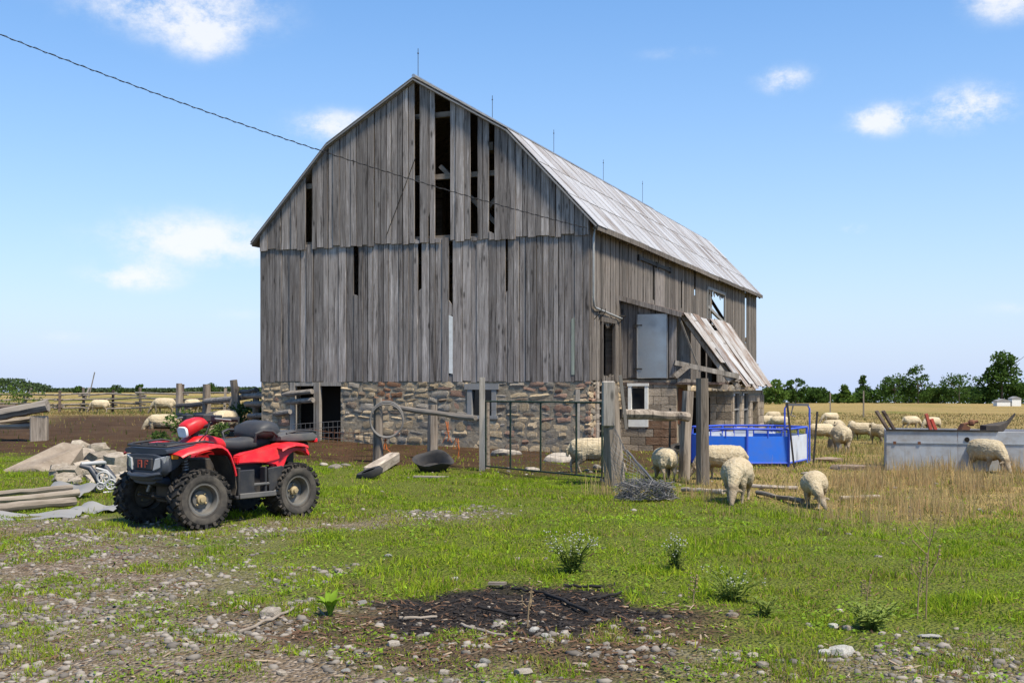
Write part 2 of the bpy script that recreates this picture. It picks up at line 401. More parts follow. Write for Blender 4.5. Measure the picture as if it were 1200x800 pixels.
def leafmat(name, attr=True, base=(.06,.10,.02), trans=.42, rough=.7, var=.3):
    t = MT(name)
    if attr: c = t.attr('col').outputs['Color']
    else:
        n = t.noise(t.coord('Object', (1,1,1), rand=30), .9, 4, .6)
        c = t.mix(t.map(n, .35, .65), tuple(q*(1-var) for q in base), tuple(q*(1+var*1.6) for q in base))
    t.inp(t.b.inputs['Base Color'], c); t.b.inputs['Roughness'].default_value = rough; t.b.inputs['Specular IOR Level'].default_value = .04
    tr = t.n('ShaderNodeBsdfTranslucent'); t.inp(tr.inputs['Color'], c); mx = t.n('ShaderNodeMixShader'); mx.inputs[0].default_value = trans
    t.l(t.b.outputs[0], mx.inputs[1]); t.l(tr.outputs[0], mx.inputs[2]); t.l(mx.outputs[0], t.o.inputs[0]); return t.m
M['grass'] = leafmat('grass_blades')
M['leaf_a'] = leafmat('tree_leaf_a', False, (.085,.140,.026))
M['leaf_b'] = leafmat('tree_leaf_b', False, (.052,.095,.020))
M['leaf_c'] = leafmat('tree_leaf_c', False, (.075,.120,.030))
M['far_leaf'] = leafmat('far_wood_leaf', False, (.050,.075,.035), .2)
M['weed'] = leafmat('weed_leaf', False, (.19,.24,.06), .5)
M['broad'] = leafmat('broad_leaf', False, (.20,.32,.03), .45, .5)
M['fluff'] = MT('seed_fluff').fin((.38,.38,.32), 1, 0, .1)
M['dry'] = MT('dry_stalk').fin((.26,.19,.11), .9, 0, .1)
M['bark'] = paint('bark', (.10,.08,.065), .9, 0, .5)
M['char'] = MT('charred_wood').fin((.020,.018,.017), .8, 0, .2)
t = MT('pebbles'); c = t.attr('col').outputs['Color']; M['pebble'] = t.fin(c, .9, 0, .2)
# sheep
t = MT('sheep_coat'); co = t.coord('Object', (1,1,1), rand=8); n = t.noise(co, 22, 5, .7); n2 = t.noise(co, 4, 4, .6); a = t.attr('fleece').outputs['Fac']
w = t.ramp(n, [(.28, (.35,.275,.17)), (.52, (.50,.42,.285)), (.75, (.59,.515,.38))]); w = t.mix(t.map(n2, .45, .72, 0, .5), w, (.36,.27,.155))
hcol = t.ramp(n2, [(.35, (.28,.22,.15)), (.7, (.46,.39,.30))]); cc = t.mix(a, hcol, w)
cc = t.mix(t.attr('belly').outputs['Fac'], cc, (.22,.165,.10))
h = t.n('ShaderNodeHueSaturation'); t.l(cc, h.inputs['Color']); t.l(t.map(t.rnd(), 0, 1, .85, 1.08), h.inputs['Value'])
t.bump(n, .9, .03); M['sheep'] = t.fin(h.outputs[0], .95, 0, .05)
M['hoof'] = MT('dark_eye').fin((.03,.025,.02), .5, 0, .3)
# quad bike
M['red'] = paint('red_plastic', (.58,.010,.016), .33, 0, .38, (.24,.10,.07), 9, .45)
M['blackp'] = paint('black_plastic', (.022,.023,.027), .5, 0, .35, (.13,.115,.095), 5, .4)
M['bluep'] = paint('blue_black_plastic', (.030,.037,.052), .42, 0, .25, (.14,.125,.10), 5, .45)
M['greyp'] = paint('grey_plastic', (.085,.086,.088), .6, 0, .5, (.23,.20,.155), 5, .3)
M['tyre'] = paint('tyre_rubber', (.022,.021,.020), .85, 0, .55, (.145,.12,.095), 7, .2)
M['sidewall'] = paint('dusty_sidewall', (.050,.046,.042), .9, 0, .6, (.22,.19,.15), 5, .15)
M['rim'] = paint('steel_rim', (.16,.155,.145), .55, .5, .5, (.25,.21,.155), 6)
M['hub'] = paint('hub_brass', (.42,.33,.18), .5, .3, .4)
M['seatm'] = paint('seat_vinyl', (.032,.034,.038), .48, 0, .3, (.12,.11,.10), 6)
M['lens'] = MT('lens').fin((.78,.79,.78), .15, 0, .6)
M['headl'] = MT('headlight_lens').fin((.42,.43,.43), .12, .2, .6)
M['amber'] = MT('amber_lens').fin((.75,.27,.01), .2, 0, .6)
M['redlens'] = MT('red_lens').fin((.65,.01,.02), .2, 0, .6)
M['steel'] = paint('bare_steel', (.36,.35,.33), .45, .7, .4)
M['mech'] = paint('dirty_mechanics', (.055,.048,.042), .8, .2, .6, (.15,.12,.085), 8)
M['blue'] = paint('blue_sheet', (.018,.15,.68), .55, 0, .4, (.12,.15,.24), 3)
M['bluetube'] = paint('blue_tube', (.03,.08,.48), .45, 0, .2)
M['whitep'] = paint('white_sheet', (.52,.56,.62), .5, 0, .5, (.3,.27,.22), 4)
M['gate_green'] = paint('green_gate', (.010,.032,.020), .5, .2, .3)
M['rubber'] = paint('black_rubber', (.022,.022,.024), .65, 0, .35, (.12,.10,.08))
M['hose'] = paint('grey_hose', (.14,.135,.13), .7, 0, .4)
M['orange'] = MT('orange_twine').fin((.48,.14,.04), .8, 0, .1)
M['redpaint'] = paint('red_paint', (.42,.06,.035), .6, 0, .5)
M['rustp'] = paint('rust_sheet', (.17,.075,.04), .8, .2, .6, (.09,.05,.03))
M['cable'] = MT('cable_black').fin((.025,.025,.028), .7, 0, .2)
M['sheetm'] = paint('dull_sheet', (.24,.24,.235), .6, .25, .5, (.22,.19,.15), 3)
M['silver'] = paint('silver_plastic', (.36,.365,.365), .45, .1, .3)

# ------------------------------------------------------------------ ground sheet
def axis(a, b, step, lo, hi, g=1.16):
    c = list(np.arange(a, b, step)); d = step; x = c[-1]
    while x < hi: d *= g; x += d; c.append(x)
    d = step; x = c[0]; pre = []
    while x > lo: d *= g; x -= d; pre.append(x)
    return np.array(pre[::-1]+c)
gx = axis(-13, 13, .12, -4200, 4200); gy = axis(5, 30, .12, -300, 5200)
X, Y = np.meshgrid(gx, gy); Z = height(X, Y)
nx, ny = len(gx), len(gy)
v = np.stack([X, Y, Z], -1).reshape(-1, 3)
ii = (np.arange(ny-1)[:, None]*nx+np.arange(nx-1)[None, :]).reshape(-1)
f = np.stack([ii, ii+1, ii+nx+1, ii+nx], -1)
def npmesh(name, v, f, mat, attrs={}, cols=None, smooth=False):
    me = D.meshes.new(name); k = f.shape[1]
    me.vertices.add(len(v)); me.vertices.foreach_set('co', np.ascontiguousarray(v, np.float32).ravel())
    me.loops.add(f.size); me.loops.foreach_set('vertex_index', np.ascontiguousarray(f, np.int32).ravel())
    me.polygons.add(len(f)); me.polygons.foreach_set('loop_start', np.arange(0, f.size, k, dtype=np.int32))
    try: me.polygons.foreach_set('loop_total', np.full(len(f), k, np.int32))
    except Exception: pass
    if smooth: me.polygons.foreach_set('use_smooth', np.ones(len(f), bool))
    me.update(calc_edges=True)
    for a, b in attrs.items(): me.attributes.new(a, 'FLOAT', 'POINT').data.foreach_set('value', np.ascontiguousarray(b, np.float32).ravel())
    if cols is not None:
        c = np.ones((len(v), 4), np.float32); c[:, :3] = cols
        me.attributes.new('col', 'FLOAT_COLOR', 'POINT').data.foreach_set('color', c.ravel())
    me.materials.append(mat); return me
zb = zones(X.ravel(), Y.ravel())
ground = obj('ground', npmesh('ground', v, f, M['ground'], dict(zip(('bare','burn','litter','dirt','straw'), zb)), smooth=True)); tag(ground, kind='structure')
# ------------------------------------------------------------------ barn (local x = along the long wall, y = inward along the gable, z up)
BL, BW = 23.0, 9.0
barn = thing('barn', 'large weathered grey board barn with gambrel roof on a stone base', 'barn', (BC[0], BC[1], 0), BA)
def t_of(px): r = (px-600)/1350; return (1.8-27*r)/(.93+.3665*r)
def s_of(px): r = (px-600)/1350; return (27*r-1.8)/(.3665-.93*r)
def zt(px, py): t = t_of(px); return 1.6-(py-450)/1350*(27+.3665*t)
def zs(px, py): s = s_of(px); return 1.6-(py-450)/1350*(27+.93*s)
PROF = [(-.24, 5.31), (0, 5.57), (2.02, 7.72), (4.5, 9.18), (6.98, 7.72), (9, 5.57), (9.24, 5.31)]
def zr(t): return float(np.interp(t, [p[0] for p in PROF], [p[1] for p in PROF]))
def spans(u0, u1, brk, w0, w1):
    b = sorted(set([u0, u1]+[x for x in brk if u0 < x < u1])); out = []
    for a, c in zip(b, b[1:]):
        n = max(1, round((c-a)/random.uniform(w0, w1))); e = [a+(c-a)*k/n for k in range(n+1)]
        for k in range(1, n): e[k] += random.uniform(-.25, .25)*(c-a)/n
        out += list(zip(e, e[1:]))
    return out
def boards(parent, sp, lo, hi, gaps, ax, base, th, mat, kinks=(), jl=.02, odd={}):
    for a, c in sp:
        m = (a+c)/2; segs = [(None, None)]
        for g in gaps:
            if g[0]-.005 <= m <= g[1]+.005:
                ns = []
                for z0, z1 in segs:
                    if g[2] is not None: ns.append((z0, g[2]))
                    if g[3] is not None: ns.append((g[3], z1))
                segs = ns
        gp_ = random.uniform(.003, .013); A, C = a+gp_, c-gp_
        if random.random() < .05: C -= random.uniform(.008, .02)
        for z0, z1 in segs:
            l0 = lo(A)+random.uniform(-jl, jl) if z0 is None else z0+random.uniform(-.05, .05)
            l1 = l0+random.uniform(-.01, .01) if z0 is None else l0+random.uniform(-.12, .12)
            if z1 is None:
                top = [(C, hi(C))]+[(k, hi(k)) for k in kinks if A < k < C]+[(A, hi(A))]
            else:
                q = z1+random.uniform(-.05, .05); top = [(C, q+random.uniform(-.08, .08)), (A, q)]
            if min(p[1] for p in top)-max(l0, l1) < .05: continue
            lean = random.uniform(-.004, .004)
            poly = [(A, l0), (C, l1)]+[(x+lean*(z-l0)*.6, z) for x, z in top]
            off = base+random.uniform(-.012, .010)
            o = MB().prism(poly, off, off+th, ax).build('board', mat, parent)
            for (k0, k1), mm in odd.items():
                if k0 <= m <= k1 and z0 is not None: o.data.materials[0] = mm
# --- gable facing the camera
girts = MB()
for z in (1.72, 3.3, 5.19): girts.box((.10, 4.5, z), (.14, 8.9, .16))
for z in (6.72, 8.25):
    hw = 4.5-[t for t in np.linspace(0, 4.5, 400) if zr(t)-.1 > z][0]; girts.box((.10, 4.5, z), (.12, hw*2, .13))
for tt in (.15, 3.0, 6.0, 8.85): girts.box((.12, tt, 3.5), (.18, .18, 3.5))
girts.beam((.14, 1.8, 6.7), (.14, 2.7, 5.8), .1, .1); girts.beam((.16, 3.9, 7.0), (.16, 2.2, 5.3), .1, .1)
gable = girts.build('gable_wall', M['timber'], barn)
gu = [(t_of(b), t_of(a), zt(a, y1), None if y0 is None else zt(a, y0)) for a, b, y0, y1 in
      ((360,367,200,288), (487.5,493.5,98,281), (511.4,529,112,280), (553,560.6,132,277.5), (574,581,143,276.5), (503.5,505,247,281))]
gl = [(t_of(b), t_of(a), zt(a, y1), None) for a, b, y0, y1 in
      ((415.4,421,None,348), (490.5,495,None,337), (526.8,531.5,None,437), (593,595.5,None,342))]
gl = [(a_, b_, c_, None) for a_, b_, c_, d_ in gl]
gl.append((t_of(674), t_of(670), zt(672, 439), zt(672, 374)))
bu = [x for g in gu for x in g[:2]]; bl_ = [x for g in gl for x in g[:2]]
boards(gable, spans(-.02, 9.02, bu, .15, .23), lambda t: 5.10, lambda t: zr(t)-.07, gu, 'x', -.075, .026, M['siding'], (2.02, 4.5, 6.98), .035)
boards(gable, spans(-.03, 9.03, bl_, .14, .235), lambda t: 1.66, lambda t: min(5.2, zr(t)-.1), gl, 'x', -.038, .026, M['siding'])
tw = t_of(529.2); MB().prism([(tw-.05, zt(529,438)), (tw+.05, zt(529,437)), (tw+.055, zt(529,369)), (tw-.05, zt(529,371))], -.045, -.02, 'x').build('pale_strip', M['white_paint'], gable)
tw = t_of(672); MB().prism([(tw-.04, zt(672,439)), (tw+.04, zt(672,439)), (tw+.035, zt(672,374)), (tw-.04, zt(672,372))], -.045, -.02, 'x').build('pale_strip', M['green_board'], gable)
# faint diagonal scar left by a removed roof line: a thin batten
tw = t_of(529); MB().prism([(tw-.05, zt(529,369.5)), (tw+.05, zt(529,369)), (tw+.045, zt(529,352)), (tw-.03, zt(529,357))], -.04, -.015, 'x').build('board', M['siding'], gable)
for a_, b_ in ():
    za_, zb2 = zt(a_, 387-.308*(a_-345)), zt(b_, 387-.308*(b_-345)); MB().beam((-.0475, t_of(a_), za_), (-.0475, t_of(b_), zb2), .014, .006).build('batten', M['siding'], gable)
MB().beam((-.088, t_of(455), zt(455,276)), (-.088, t_of(489), zt(489,185)), .01, .02).build('hanging_wire', M['black_iron'], gable)
# --- long wall beside the sheds
side = MB()
for z in (1.72, 3.4, 5.2): side.box((BL/2, .10, z), (BL-.1, .14, .16))
for s_ in np.arange(2.2, BL, 4.0): side.box((s_, .14, 3.5), (.2, .18, 3.6))
side = side.build('long_wall', M['timber'], barn)
sg = [(s_of(a), s_of(b), zs(a, y1), zs(a, y0)) for a, b, y0, y1 in
      ((704,718,378,440), (812,814,309,346), (827.5,848,341,381), (872.3,874.5,338,400), (763.5,766,311,352), (797,798.2,330,360))]
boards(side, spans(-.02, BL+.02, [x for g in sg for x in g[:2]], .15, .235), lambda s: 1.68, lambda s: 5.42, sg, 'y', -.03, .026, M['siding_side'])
sa, sb = s_of(827.5), s_of(848)
w = MB(); za, zb_ = zs(838, 381), zs(838, 341)
w.box((sa, -.045, (za+zb_)/2), (.10, .04, zb_-za+.1)); w.box((sb, -.045, (za+zb_)/2), (.10, .04, zb_-za+.1)); w.box(((sa+sb)/2, -.05, zb_), (sb-sa, .04, .1)); w.box((sa+.5, -.02, (za+zb_)/2), (.07, .04, zb_-za+.1))
w.beam((sa+.3, .0, zs(838,362)), (sb, .0, zs(848,378)), .08, .1); w.build('window_frame', M['frame_grey'], side)
a, b = s_of(704), s_of(718); w = MB()
for x in (a-.05, b+.05): w.box((x, -.05, 2.45), (.10, .04, 1.45))
w.box(((a+b)/2, -.053, 3.17), (b-a+.3, .04, .12)); w.build('hatch_frame', M['siding_side'], side)
w = MB(); w.beam((s_of(746), -.06, zs(746,302)), (s_of(783), -.06, zs(783,317)), .05, .09)
for px in (746, 767, 783): w.box((s_of(px), -.07, zs(px, 302+15*(px-746)/37)), (.12, .05, .16))
w.build('door_track', M['black_iron'], side)
MB().prism([(s_of(766), 3.7), (s_of(776), 3.7), (s_of(776), zs(776,320)), (s_of(766), zs(766,316))], -.05, -.036, 'y').build('door_panel', M['siding'], side)
# hidden walls: one skin each
MB().box((BL/2, BW, 3.5), (BL, .05, 4.1)).build('far_side_wall', M['siding'], barn)
back = MB(); 
def gpoly(t0, t1, z0=1.6, z1=None):
    ks = [t0]+[k for k in (2.02, 4.5, 6.98) if t0 < k < t1]+[t1]
    return [(t0, z0), (t1, z0)]+[(k, min(zr(k)-.12, z1) if z1 else zr(k)-.12) for k in ks[::-1]]
back.prism(gpoly(0, .12), BL-.03, BL, 'x'); back.prism(gpoly(2.9, 9), BL-.03, BL, 'x'); back.prism([(.12,1.6),(2.9,1.6),(2.9,2.9),(.12,2.9)], BL-.03, BL, 'x')
back.prism([(.12,5.75),(2.9,5.9),(2.9,zr(2.9)-.12),(2.02,zr(2.02)-.12),(.12,zr(.12)-.12)], BL-.03, BL, 'x')
back.beam((BL-.1, .5, 3.0), (BL-.1, 2.0, 5.4), .12, .12)
back.build('back_gable_wall', M['siding'], barn)
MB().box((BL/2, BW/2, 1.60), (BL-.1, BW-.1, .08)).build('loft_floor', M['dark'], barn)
fr = MB()
for s_ in (5.5, 11.3, 17.2):
    for tt in (2.6, 6.4): fr.box((s_, tt, 4.6), (.22, .22, 6.0))
    fr.box((s_, 4.5, 5.3), (.22, 8.8, .24))
    fr.beam((s_, 2.6, 4.0), (s_, 4.0, 5.3), .14, .14)
for tt in (2.6, 6.4): fr.box((BL/2, tt, 7.4), (BL-.3, .2, .2))
fr.build('timber_frame', M['timber'], barn)
# --- roof
deck = MB(); e = .07
top = PROF; bot = [(t, z-.09) for t, z in PROF]
deck.prism(top+bot[::-1], -.12, BL+.2, 'x')
roof = deck.build('roof', M['timber'], barn)
def slope_sheets(p, q, rows, w, s0, s1, name='roof_sheet', lift=.012, jitter=True):
    (t0, z0), (t1, z1) = p, q; L = math.hypot(t1-t0, z1-z0); d = ((t1-t0)/L, (z1-z0)/L); nn = (-d[1], d[0]) if d[0] > 0 else (d[1], -d[0])
    if nn[1] < 0: nn = (-nn[0], -nn[1])
    n = max(1, round((s1-s0)/w)); ws = (s1-s0)/n
    for r in range(rows):
        for k in range(n):
            a0 = L*r/rows-(.05 if r else 0)-(random.uniform(0, .04) if jitter and r == 0 else 0); a1 = L*(r+1)/rows
            h0 = lift+.006*(rows-r)*0+(.012 if r else .004)+random.uniform(0, .004); h1 = lift+random.uniform(0, .004)
            x0 = s0+k*ws-.02; x1 = s0+(k+1)*ws
            if jitter: x0 += random.uniform(-.012, .012); 
            def P(x, a, h): return (x, t0+d[0]*a+nn[0]*h, z0+d[1]*a+nn[1]*h)
            rib = .012; dd = .004*(k % 2)
            mb = MB()
            for xa, xb, ex in ((x0, x1, 0), (x0, x0+.035, rib)):
                vs = [P(x, a, h+ex+dd+dz) for dz in (0, .004) for x, a, h in ((xa, a0, h0), (xb, a0, h0), (xb, a1, h1), (xa, a1, h1))]
                mb.add(vs, [(0,3,2,1),(4,5,6,7),(0,1,5,4),(1,2,6,5),(2,3,7,6),(3,0,4,7)])
            mb.build(name, M['roof'], roof)
slope_sheets(PROF[0], PROF[2], 3, .78, -.14, BL+.22)
slope_sheets(PROF[2], PROF[3], 2, 1.55, -.14, BL+.22)
slope_sheets(PROF[4], PROF[3], 1, 5.8, -.14, BL+.22, jitter=False)
slope_sheets(PROF[6], PROF[4], 1, 5.8, -.14, BL+.22, jitter=False)
MB().tube([(-.15, 4.5, 9.23), (BL+.24, 4.5, 9.23)], .05, 6).build('ridge_cap', M['galv'], roof)
def rake(p, q, s_, name='rake_trim'):
    MB().beam((s_, p[0], p[1]-.045), (s_, q[0], q[1]-.045), .09, .03).build(name, M['trim'], roof)
for s_ in (-.145, BL+.225):
    rake(PROF[0], PROF[2], s_); rake(PROF[2], PROF[3], s_); rake(PROF[3], PROF[4], s_); rake(PROF[4], PROF[6], s_)
for a, b in ((-.12, 4.1), (4.12, 9.0), (9.02, 13.9), (13.95, 18.6), (18.7, 23.2)):
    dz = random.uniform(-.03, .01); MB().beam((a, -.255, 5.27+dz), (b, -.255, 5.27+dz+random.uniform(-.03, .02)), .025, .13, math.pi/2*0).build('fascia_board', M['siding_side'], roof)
for s_ in np.arange(.4, BL, .75): MB().beam((s_, .05, 5.47), (s_, -.22, 5.2), .06, .1).build('rafter_tail', M['timber'], roof)
for px, y0 in ((490,57), (577,112), (649,152), (707,187), (753,212)):
    r = (px-600)/1350; s_ = (28.65*r+2.385)/(.3665-.93*r); s_ = max(s_, .05); Yr = 28.65+.93*s_
    zt_ = 1.6+(450-y0)/1350*Yr
    m = MB(); m.tube([(s_, 4.5, 9.2), (s_, 4.5, max(zt_, 9.75))], .008, 5); m.ball((s_, 4.5, max(zt_, 9.75)-.12), .022, 6, 4); m.build('lightning_rod', M['black_iron'], roof)
# --- conduit at the near corner
m = MB(); zc = lambda y: 1.6-(y-450)/1350*27
m.tube([(.05, -.10, zc(268)), (.12, -.16, zc(262)), (.06, -.12, zc(272)), (.02, -.11, zc(280)), (.02, -.11, zc(350)), (.10, -.10, zc(358)), (.25, -.09, zc(360)), (2.45, -.09, zs(727,374))], .026, 8)
m.build('conduit', M['conduit'], barn, smooth=True)
for s_ in (.28, .62, 2.35):
    m = MB(); m.tube([(s_, -.05, zs(700,366)), (s_, -.22, zs(700,366)), (s_, -.22, zs(700,362))], .014, 5); m.tube([(s_, -.05, zs(700,375)), (s_, -.2, zs(700,367))], .012, 5); m.build('insulator_bracket', M['black_iron'], barn)

# --- stone base
def stone_variants(n, p=.45, j=.16, seed=0):
    rs = np.random.RandomState(seed); out = []
    bm0 = bmesh.new(); bmesh.ops.create_cube(bm0, size=2); bmesh.ops.subdivide_edges(bm0, edges=bm0.edges, cuts=1, use_grid_fill=True)
    for k in range(n):
        bm = bm0.copy()
        for v in bm.verts:
            c = v.co; L = sum(abs(q)**4 for q in c)**.25; q = c/L*1.0; l2 = c.length; q = q*(1-p)+c/l2*1.05*p
            v.co = Vector((q.x+rs.uniform(-j, j), q.y+rs.uniform(-j, j), q.z+rs.uniform(-j, j)))
        bmesh.ops.recalc_face_normals(bm, faces=bm.faces)
        me = D.meshes.new('stone'); bm.to_mesh(me); bm.free()
        me.polygons.foreach_set('use_smooth', [True]*len(me.polygons)); me.set_sharp_from_angle(angle=R(38)); out.append(me)
    bm0.free(); return out
def matted(meshes, mats):
    res = {}
    for mk in mats:
        L = []
        for me in meshes: c = me.copy(); c.materials.append(M[mk]); L.append(c)
        res[mk] = L
    return res
SV = matted(stone_variants(12, .06, .20, 1), ('stone_tan','stone_grey','stone_red','stone_brown','brick'))
def stone_wall(parent, u0, u1, z0, z1, face, ax, holes, pick, rh=(.08,.22), rw=(.12,.52)):
    z = z0
    while z < z1-.03:
        h = min(random.uniform(*rh), z1-z)
        if z1-z-h < .07: h = z1-z
        u = u0-random.uniform(0, .15)
        while u < u1:
            w = random.uniform(*rw)*(.7+h*2.2); a, b = max(u, u0), min(u+w, u1); u += w
            for g in holes:
                if z+h*.5 > g[2] and z+h*.5 < g[3]:
                    if a < g[0] < b: b = g[0]
                    elif a < g[1] < b: a = g[1]
                    elif a >= g[0] and b <= g[1]: b = a
            if b-a < .06: continue
            mk = pick((a+b)/2, z+h/2); d = random.uniform(.05, .085)
            o = obj('stone', random.choice(SV[mk]), parent); c = (a+b)/2, z+h/2+random.uniform(-.03, .03)
            if ax == 'x': o.location = (face, c[0], c[1]); o.scale = (d, (b-a)*.50, h*.515)
            else: o.location = (c[0], face, c[1]); o.scale = ((b-a)*.50, d, h*.515)
            o.rotation_euler = (random.uniform(-.16, .16) if ax == 'x' else 0, 0 if ax == 'x' else random.uniform(-.16, .16), 0); kk = random.uniform(.82, 1.04); o.scale = [q*kk for q in o.scale]
        z += h
def wall_core(mb, u0, u1, z0, z1, a, b, ax, holes):
    us = sorted(set([u0, u1]+[g[k] for g in holes for k in (0, 1)]))
    for p, q in zip(us, us[1:]):
        m = (p+q)/2; cut = [(g[2], g[3]) for g in holes if g[0] <= m <= g[1]]; z = z0
        for c0, c1 in sorted(cut):
            if c0 > z: mb.prism([(p,z),(q,z),(q,c0),(p,c0)], a, b, ax)
            z = max(z, c1)
        if z < z1: mb.prism([(p,z),(q,z),(q,z1),(p,z1)], a, b, ax)
TO = [(t_of(400), t_of(342), -.3, 1.60), (t_of(582), t_of(549), .78, 1.60)]
mb = MB(); wall_core(mb, 0, BW, -.6, 1.66, -.024, .45, 'x', TO); base = mb.build('stone_base', M['mortar'], barn)
def pick(u, z):
    r = random.random()
    if 4.9 < u < 5.7 and z > 1.2 and r < .8: return 'brick'
    if u < 1.7: return 'stone_red' if r < .25 else ('stone_tan' if r < .6 else ('stone_brown' if r < .8 else 'stone_grey'))
    if u > 8: return 'stone_tan' if r < .6 else ('stone_red' if r < .8 else 'stone_grey')
    return 'stone_tan' if r < .60 else ('stone_grey' if r < .84 else ('stone_brown' if r < .92 else 'stone_red'))
stone_wall(base, .0, BW, -.25, 1.65, .02, 'x', TO, pick)
SO = [(s_of(698.5), s_of(718), -.3, 1.56)]
mb = MB(); wall_core(mb, .47, BL, -.6, 1.68, -.008, .45, 'y', SO)
mb.box((BL/2, BW-.2, .5), (BL, .4, 2.2)); mb.box((BL-.2, BW/2, .5), (.4, BW, 2.2)); mb.build('stone_base', M['mortar'], barn)
stone_wall(base, -.05, 2.7, -.35, 1.66, .02, 'y', SO, lambda u, z: random.choice(['stone_red','stone_tan','stone_brown','stone_grey']))
stone_wall(base, 8.7, 22.9, .2, 1.66, .02, 'y', [], lambda u, z: random.choice(['stone_tan','stone_brown','stone_grey']), (.2,.3), (.5,.9))
# openings in the base
m = MB(); tp = t_of(373); m.box((-.02, tp, .7), (.14, .16, 1.9)); m.build('door_post', M['post_pale'], barn)
m = MB(); m.box((.0, t_of(344)-.0, .7), (.12, .14, 1.9)); m.box((-.02, (t_of(345)+tp)/2, zt(358,507)), (.14, .62, .12)); m.box((.06, (TO[0][0]+TO[0][1])/2, 1.60), (.2, 1.5, .09)); m.build('door_frame', M['post_pale'], barn)
a, b = TO[1][0], TO[1][1]; m = MB()
m.box((-.01, a+.05, 1.17), (.10, .12, .80)); m.box((-.01, b-.05, 1.17), (.10, .12, .80)); m.box((-.013, (a+b)/2, .80), (.12, b-a+.1, .08)); m.box((-.013, (a+b)/2, 1.54), (.12, b-a+.16, .14)); m.box((0, (a+b)/2, 1.2), (.06, .045, .66))
wd = m.build('base_window', M['frame_grey'], barn); MB().box((.05, (a+b)/2, 1.17), (.01, b-a-.1, .72)).build('pane', M['glass'], wd)
m = MB()
for k in range(7):
    z = .28+k*.185; m.beam((SO[0][0], .04, z+random.uniform(-.02,.02)), (SO[0][1], .04, z+random.uniform(-.03,.03)), .03, .105)
for k in range(7):
    z = .28+k*.185; MB().beam((SO[0][0], .03, z+random.uniform(-.02,.02)), (SO[0][1], .03, z+random.uniform(-.03,.03)), .105, .03).build('slat', M['post'], base)
m = MB(); m.box((SO[0][0]-.07, -.03, .7), (.16, .1, 1.9)); m.build('door_jamb', M['plank'], barn)
m = MB(); m.box((.6, 4.5, .5), (.05, 8.9, 2.1)); m.build('dark_backing', M['dark'], barn)  # near-black sheet added behind the base openings, their shade put into its colour
# ------------------------------------------------------------------ lean-to shed of concrete block against the long wall (same local frame, o = -y outward)
shed = thing('block_shed', 'concrete block lean-to shed with collapsing rusty metal roof on the barn side', 'shed', (BC[0], BC[1], 0), BA)
bmB = MB().box((0,0,0), (1,1,1)).mesh('block', bevel=.03)
BMAT = {}
for k in ('block', 'block_stain'): BMAT[k] = bmB.copy(); BMAT[k].materials.append(M[k])
def block_wall(parent, u0, u1, z0, n, face, ax, holes, stain=lambda u, z: False, bw=.40, bh=.205, sgn=1):
    for r in range(n):
        z = z0+r*bh; u = u0-(bw/2 if r % 2 else 0)
        while u < u1-.02:
            a, b = max(u, u0), min(u+bw, u1); u += bw; zc_ = z+bh/2
            for g in holes:
                if g[2] < zc_ < g[3]:
                    if a < g[0] < b: b = g[0]
                    elif a < g[1] < b: a = g[1]
                    elif a >= g[0]-.001 and b <= g[1]+.001: b = a
            if b-a < .04: continue
            o = obj('block', BMAT['block_stain' if stain((a+b)/2, zc_) else 'block'], parent); off = random.uniform(-.004, .004)
            if ax == 'x': o.location = (face+off, (a+b)/2, zc_); o.scale = (.06, b-a-.012, bh-.012)
            else: o.location = ((a+b)/2, face+off, zc_); o.scale = (b-a-.012, .06, bh-.012)
AF = 2.65; AW = 1.47
# front wall of the nearer bay: blocks below, boards above
oa = lambda px: -((px-600)/1350*29.46-2.77)/(.93+.3665*(px-600)/1350)
zA = lambda py: 1.6-(py-450)/1350*29.2
wa = (oa(760)+.03, oa(737)-.03, zA(481), zA(451))
hA = [wa]
mb = MB(); wall_core(mb, -AW, 0, -.6, 1.72, AF+.02, AF+.18, 'x', hA)
mb.box((3.3, -AW+.1, .5), (1.28, .16, 2.3)); fw = mb.build('front_wall', M['mortar'], shed)
block_wall(fw, -AW, 0, -.35, 10, AF, 'x', hA, lambda u, z: z < .72 and u < -.72)
# white window
oa = lambda px: -((px-600)/1350*29.46-2.77)/(.93+.3665*(px-600)/1350)
zA = lambda py: 1.6-(py-450)/1350*29.2
y0, y1 = oa(760), oa(737); m = MB()
for y in (y0+.04, y1-.04): m.box((AF-.05, y, (zA(450)+zA(482))/2), (.07, .085, zA(450)-zA(482)))
m.box((AF-.055, (y0+y1)/2, zA(450.5)), (.08, y1-y0+.04, .07)); m.box((AF-.056, (y0+y1)/2, zA(481)), (.08, y1-y0+.02, .06))
wnd = m.build('window', M['white_paint'], shed); MB().box((AF+.0, (y0+y1)/2, (zA(450)+zA(482))/2), (.02, y1-y0-.1, .66)).build('pane', M['glass'], wnd)
MB().box((AF-.045, (y0+y1)/2, zA(494)), (.03, y1-y0, .26)).build('white_panel', M['white_paint'], shed)
MB().box((AF-.03, (y0+y1)/2, .83), (.02, y1-y0+.1, .12)).build('sill', M['block'], shed)
m = MB(); rA = lambda t: 3.85+t*.294
up = MB(); up.box((AF+.08, -AW/2, 1.78), (.1, AW, .1)); up.box((AF+.08, -AW/2, 3.3), (.06, AW-.05, .08)); upw = up.build('upper_wall', M['timber'], shed)
boards(upw, spans(-AW, 0, [], .15, .22), lambda t: 1.75, lambda t: rA(t)-.08, [], 'x', AF-.01, .026, M['siding'])
d0, d1 = oa(783), oa(747); zd0, zd1 = zA(443), zA(368)
m = MB(); m.box((AF-.05, (d0+d1)/2, (zd0+zd1)/2), (.03, d1-d0, zd1-zd0)); 
dr = m.build('metal_door', M['galv'], shed, bevel=.006)
m = MB()
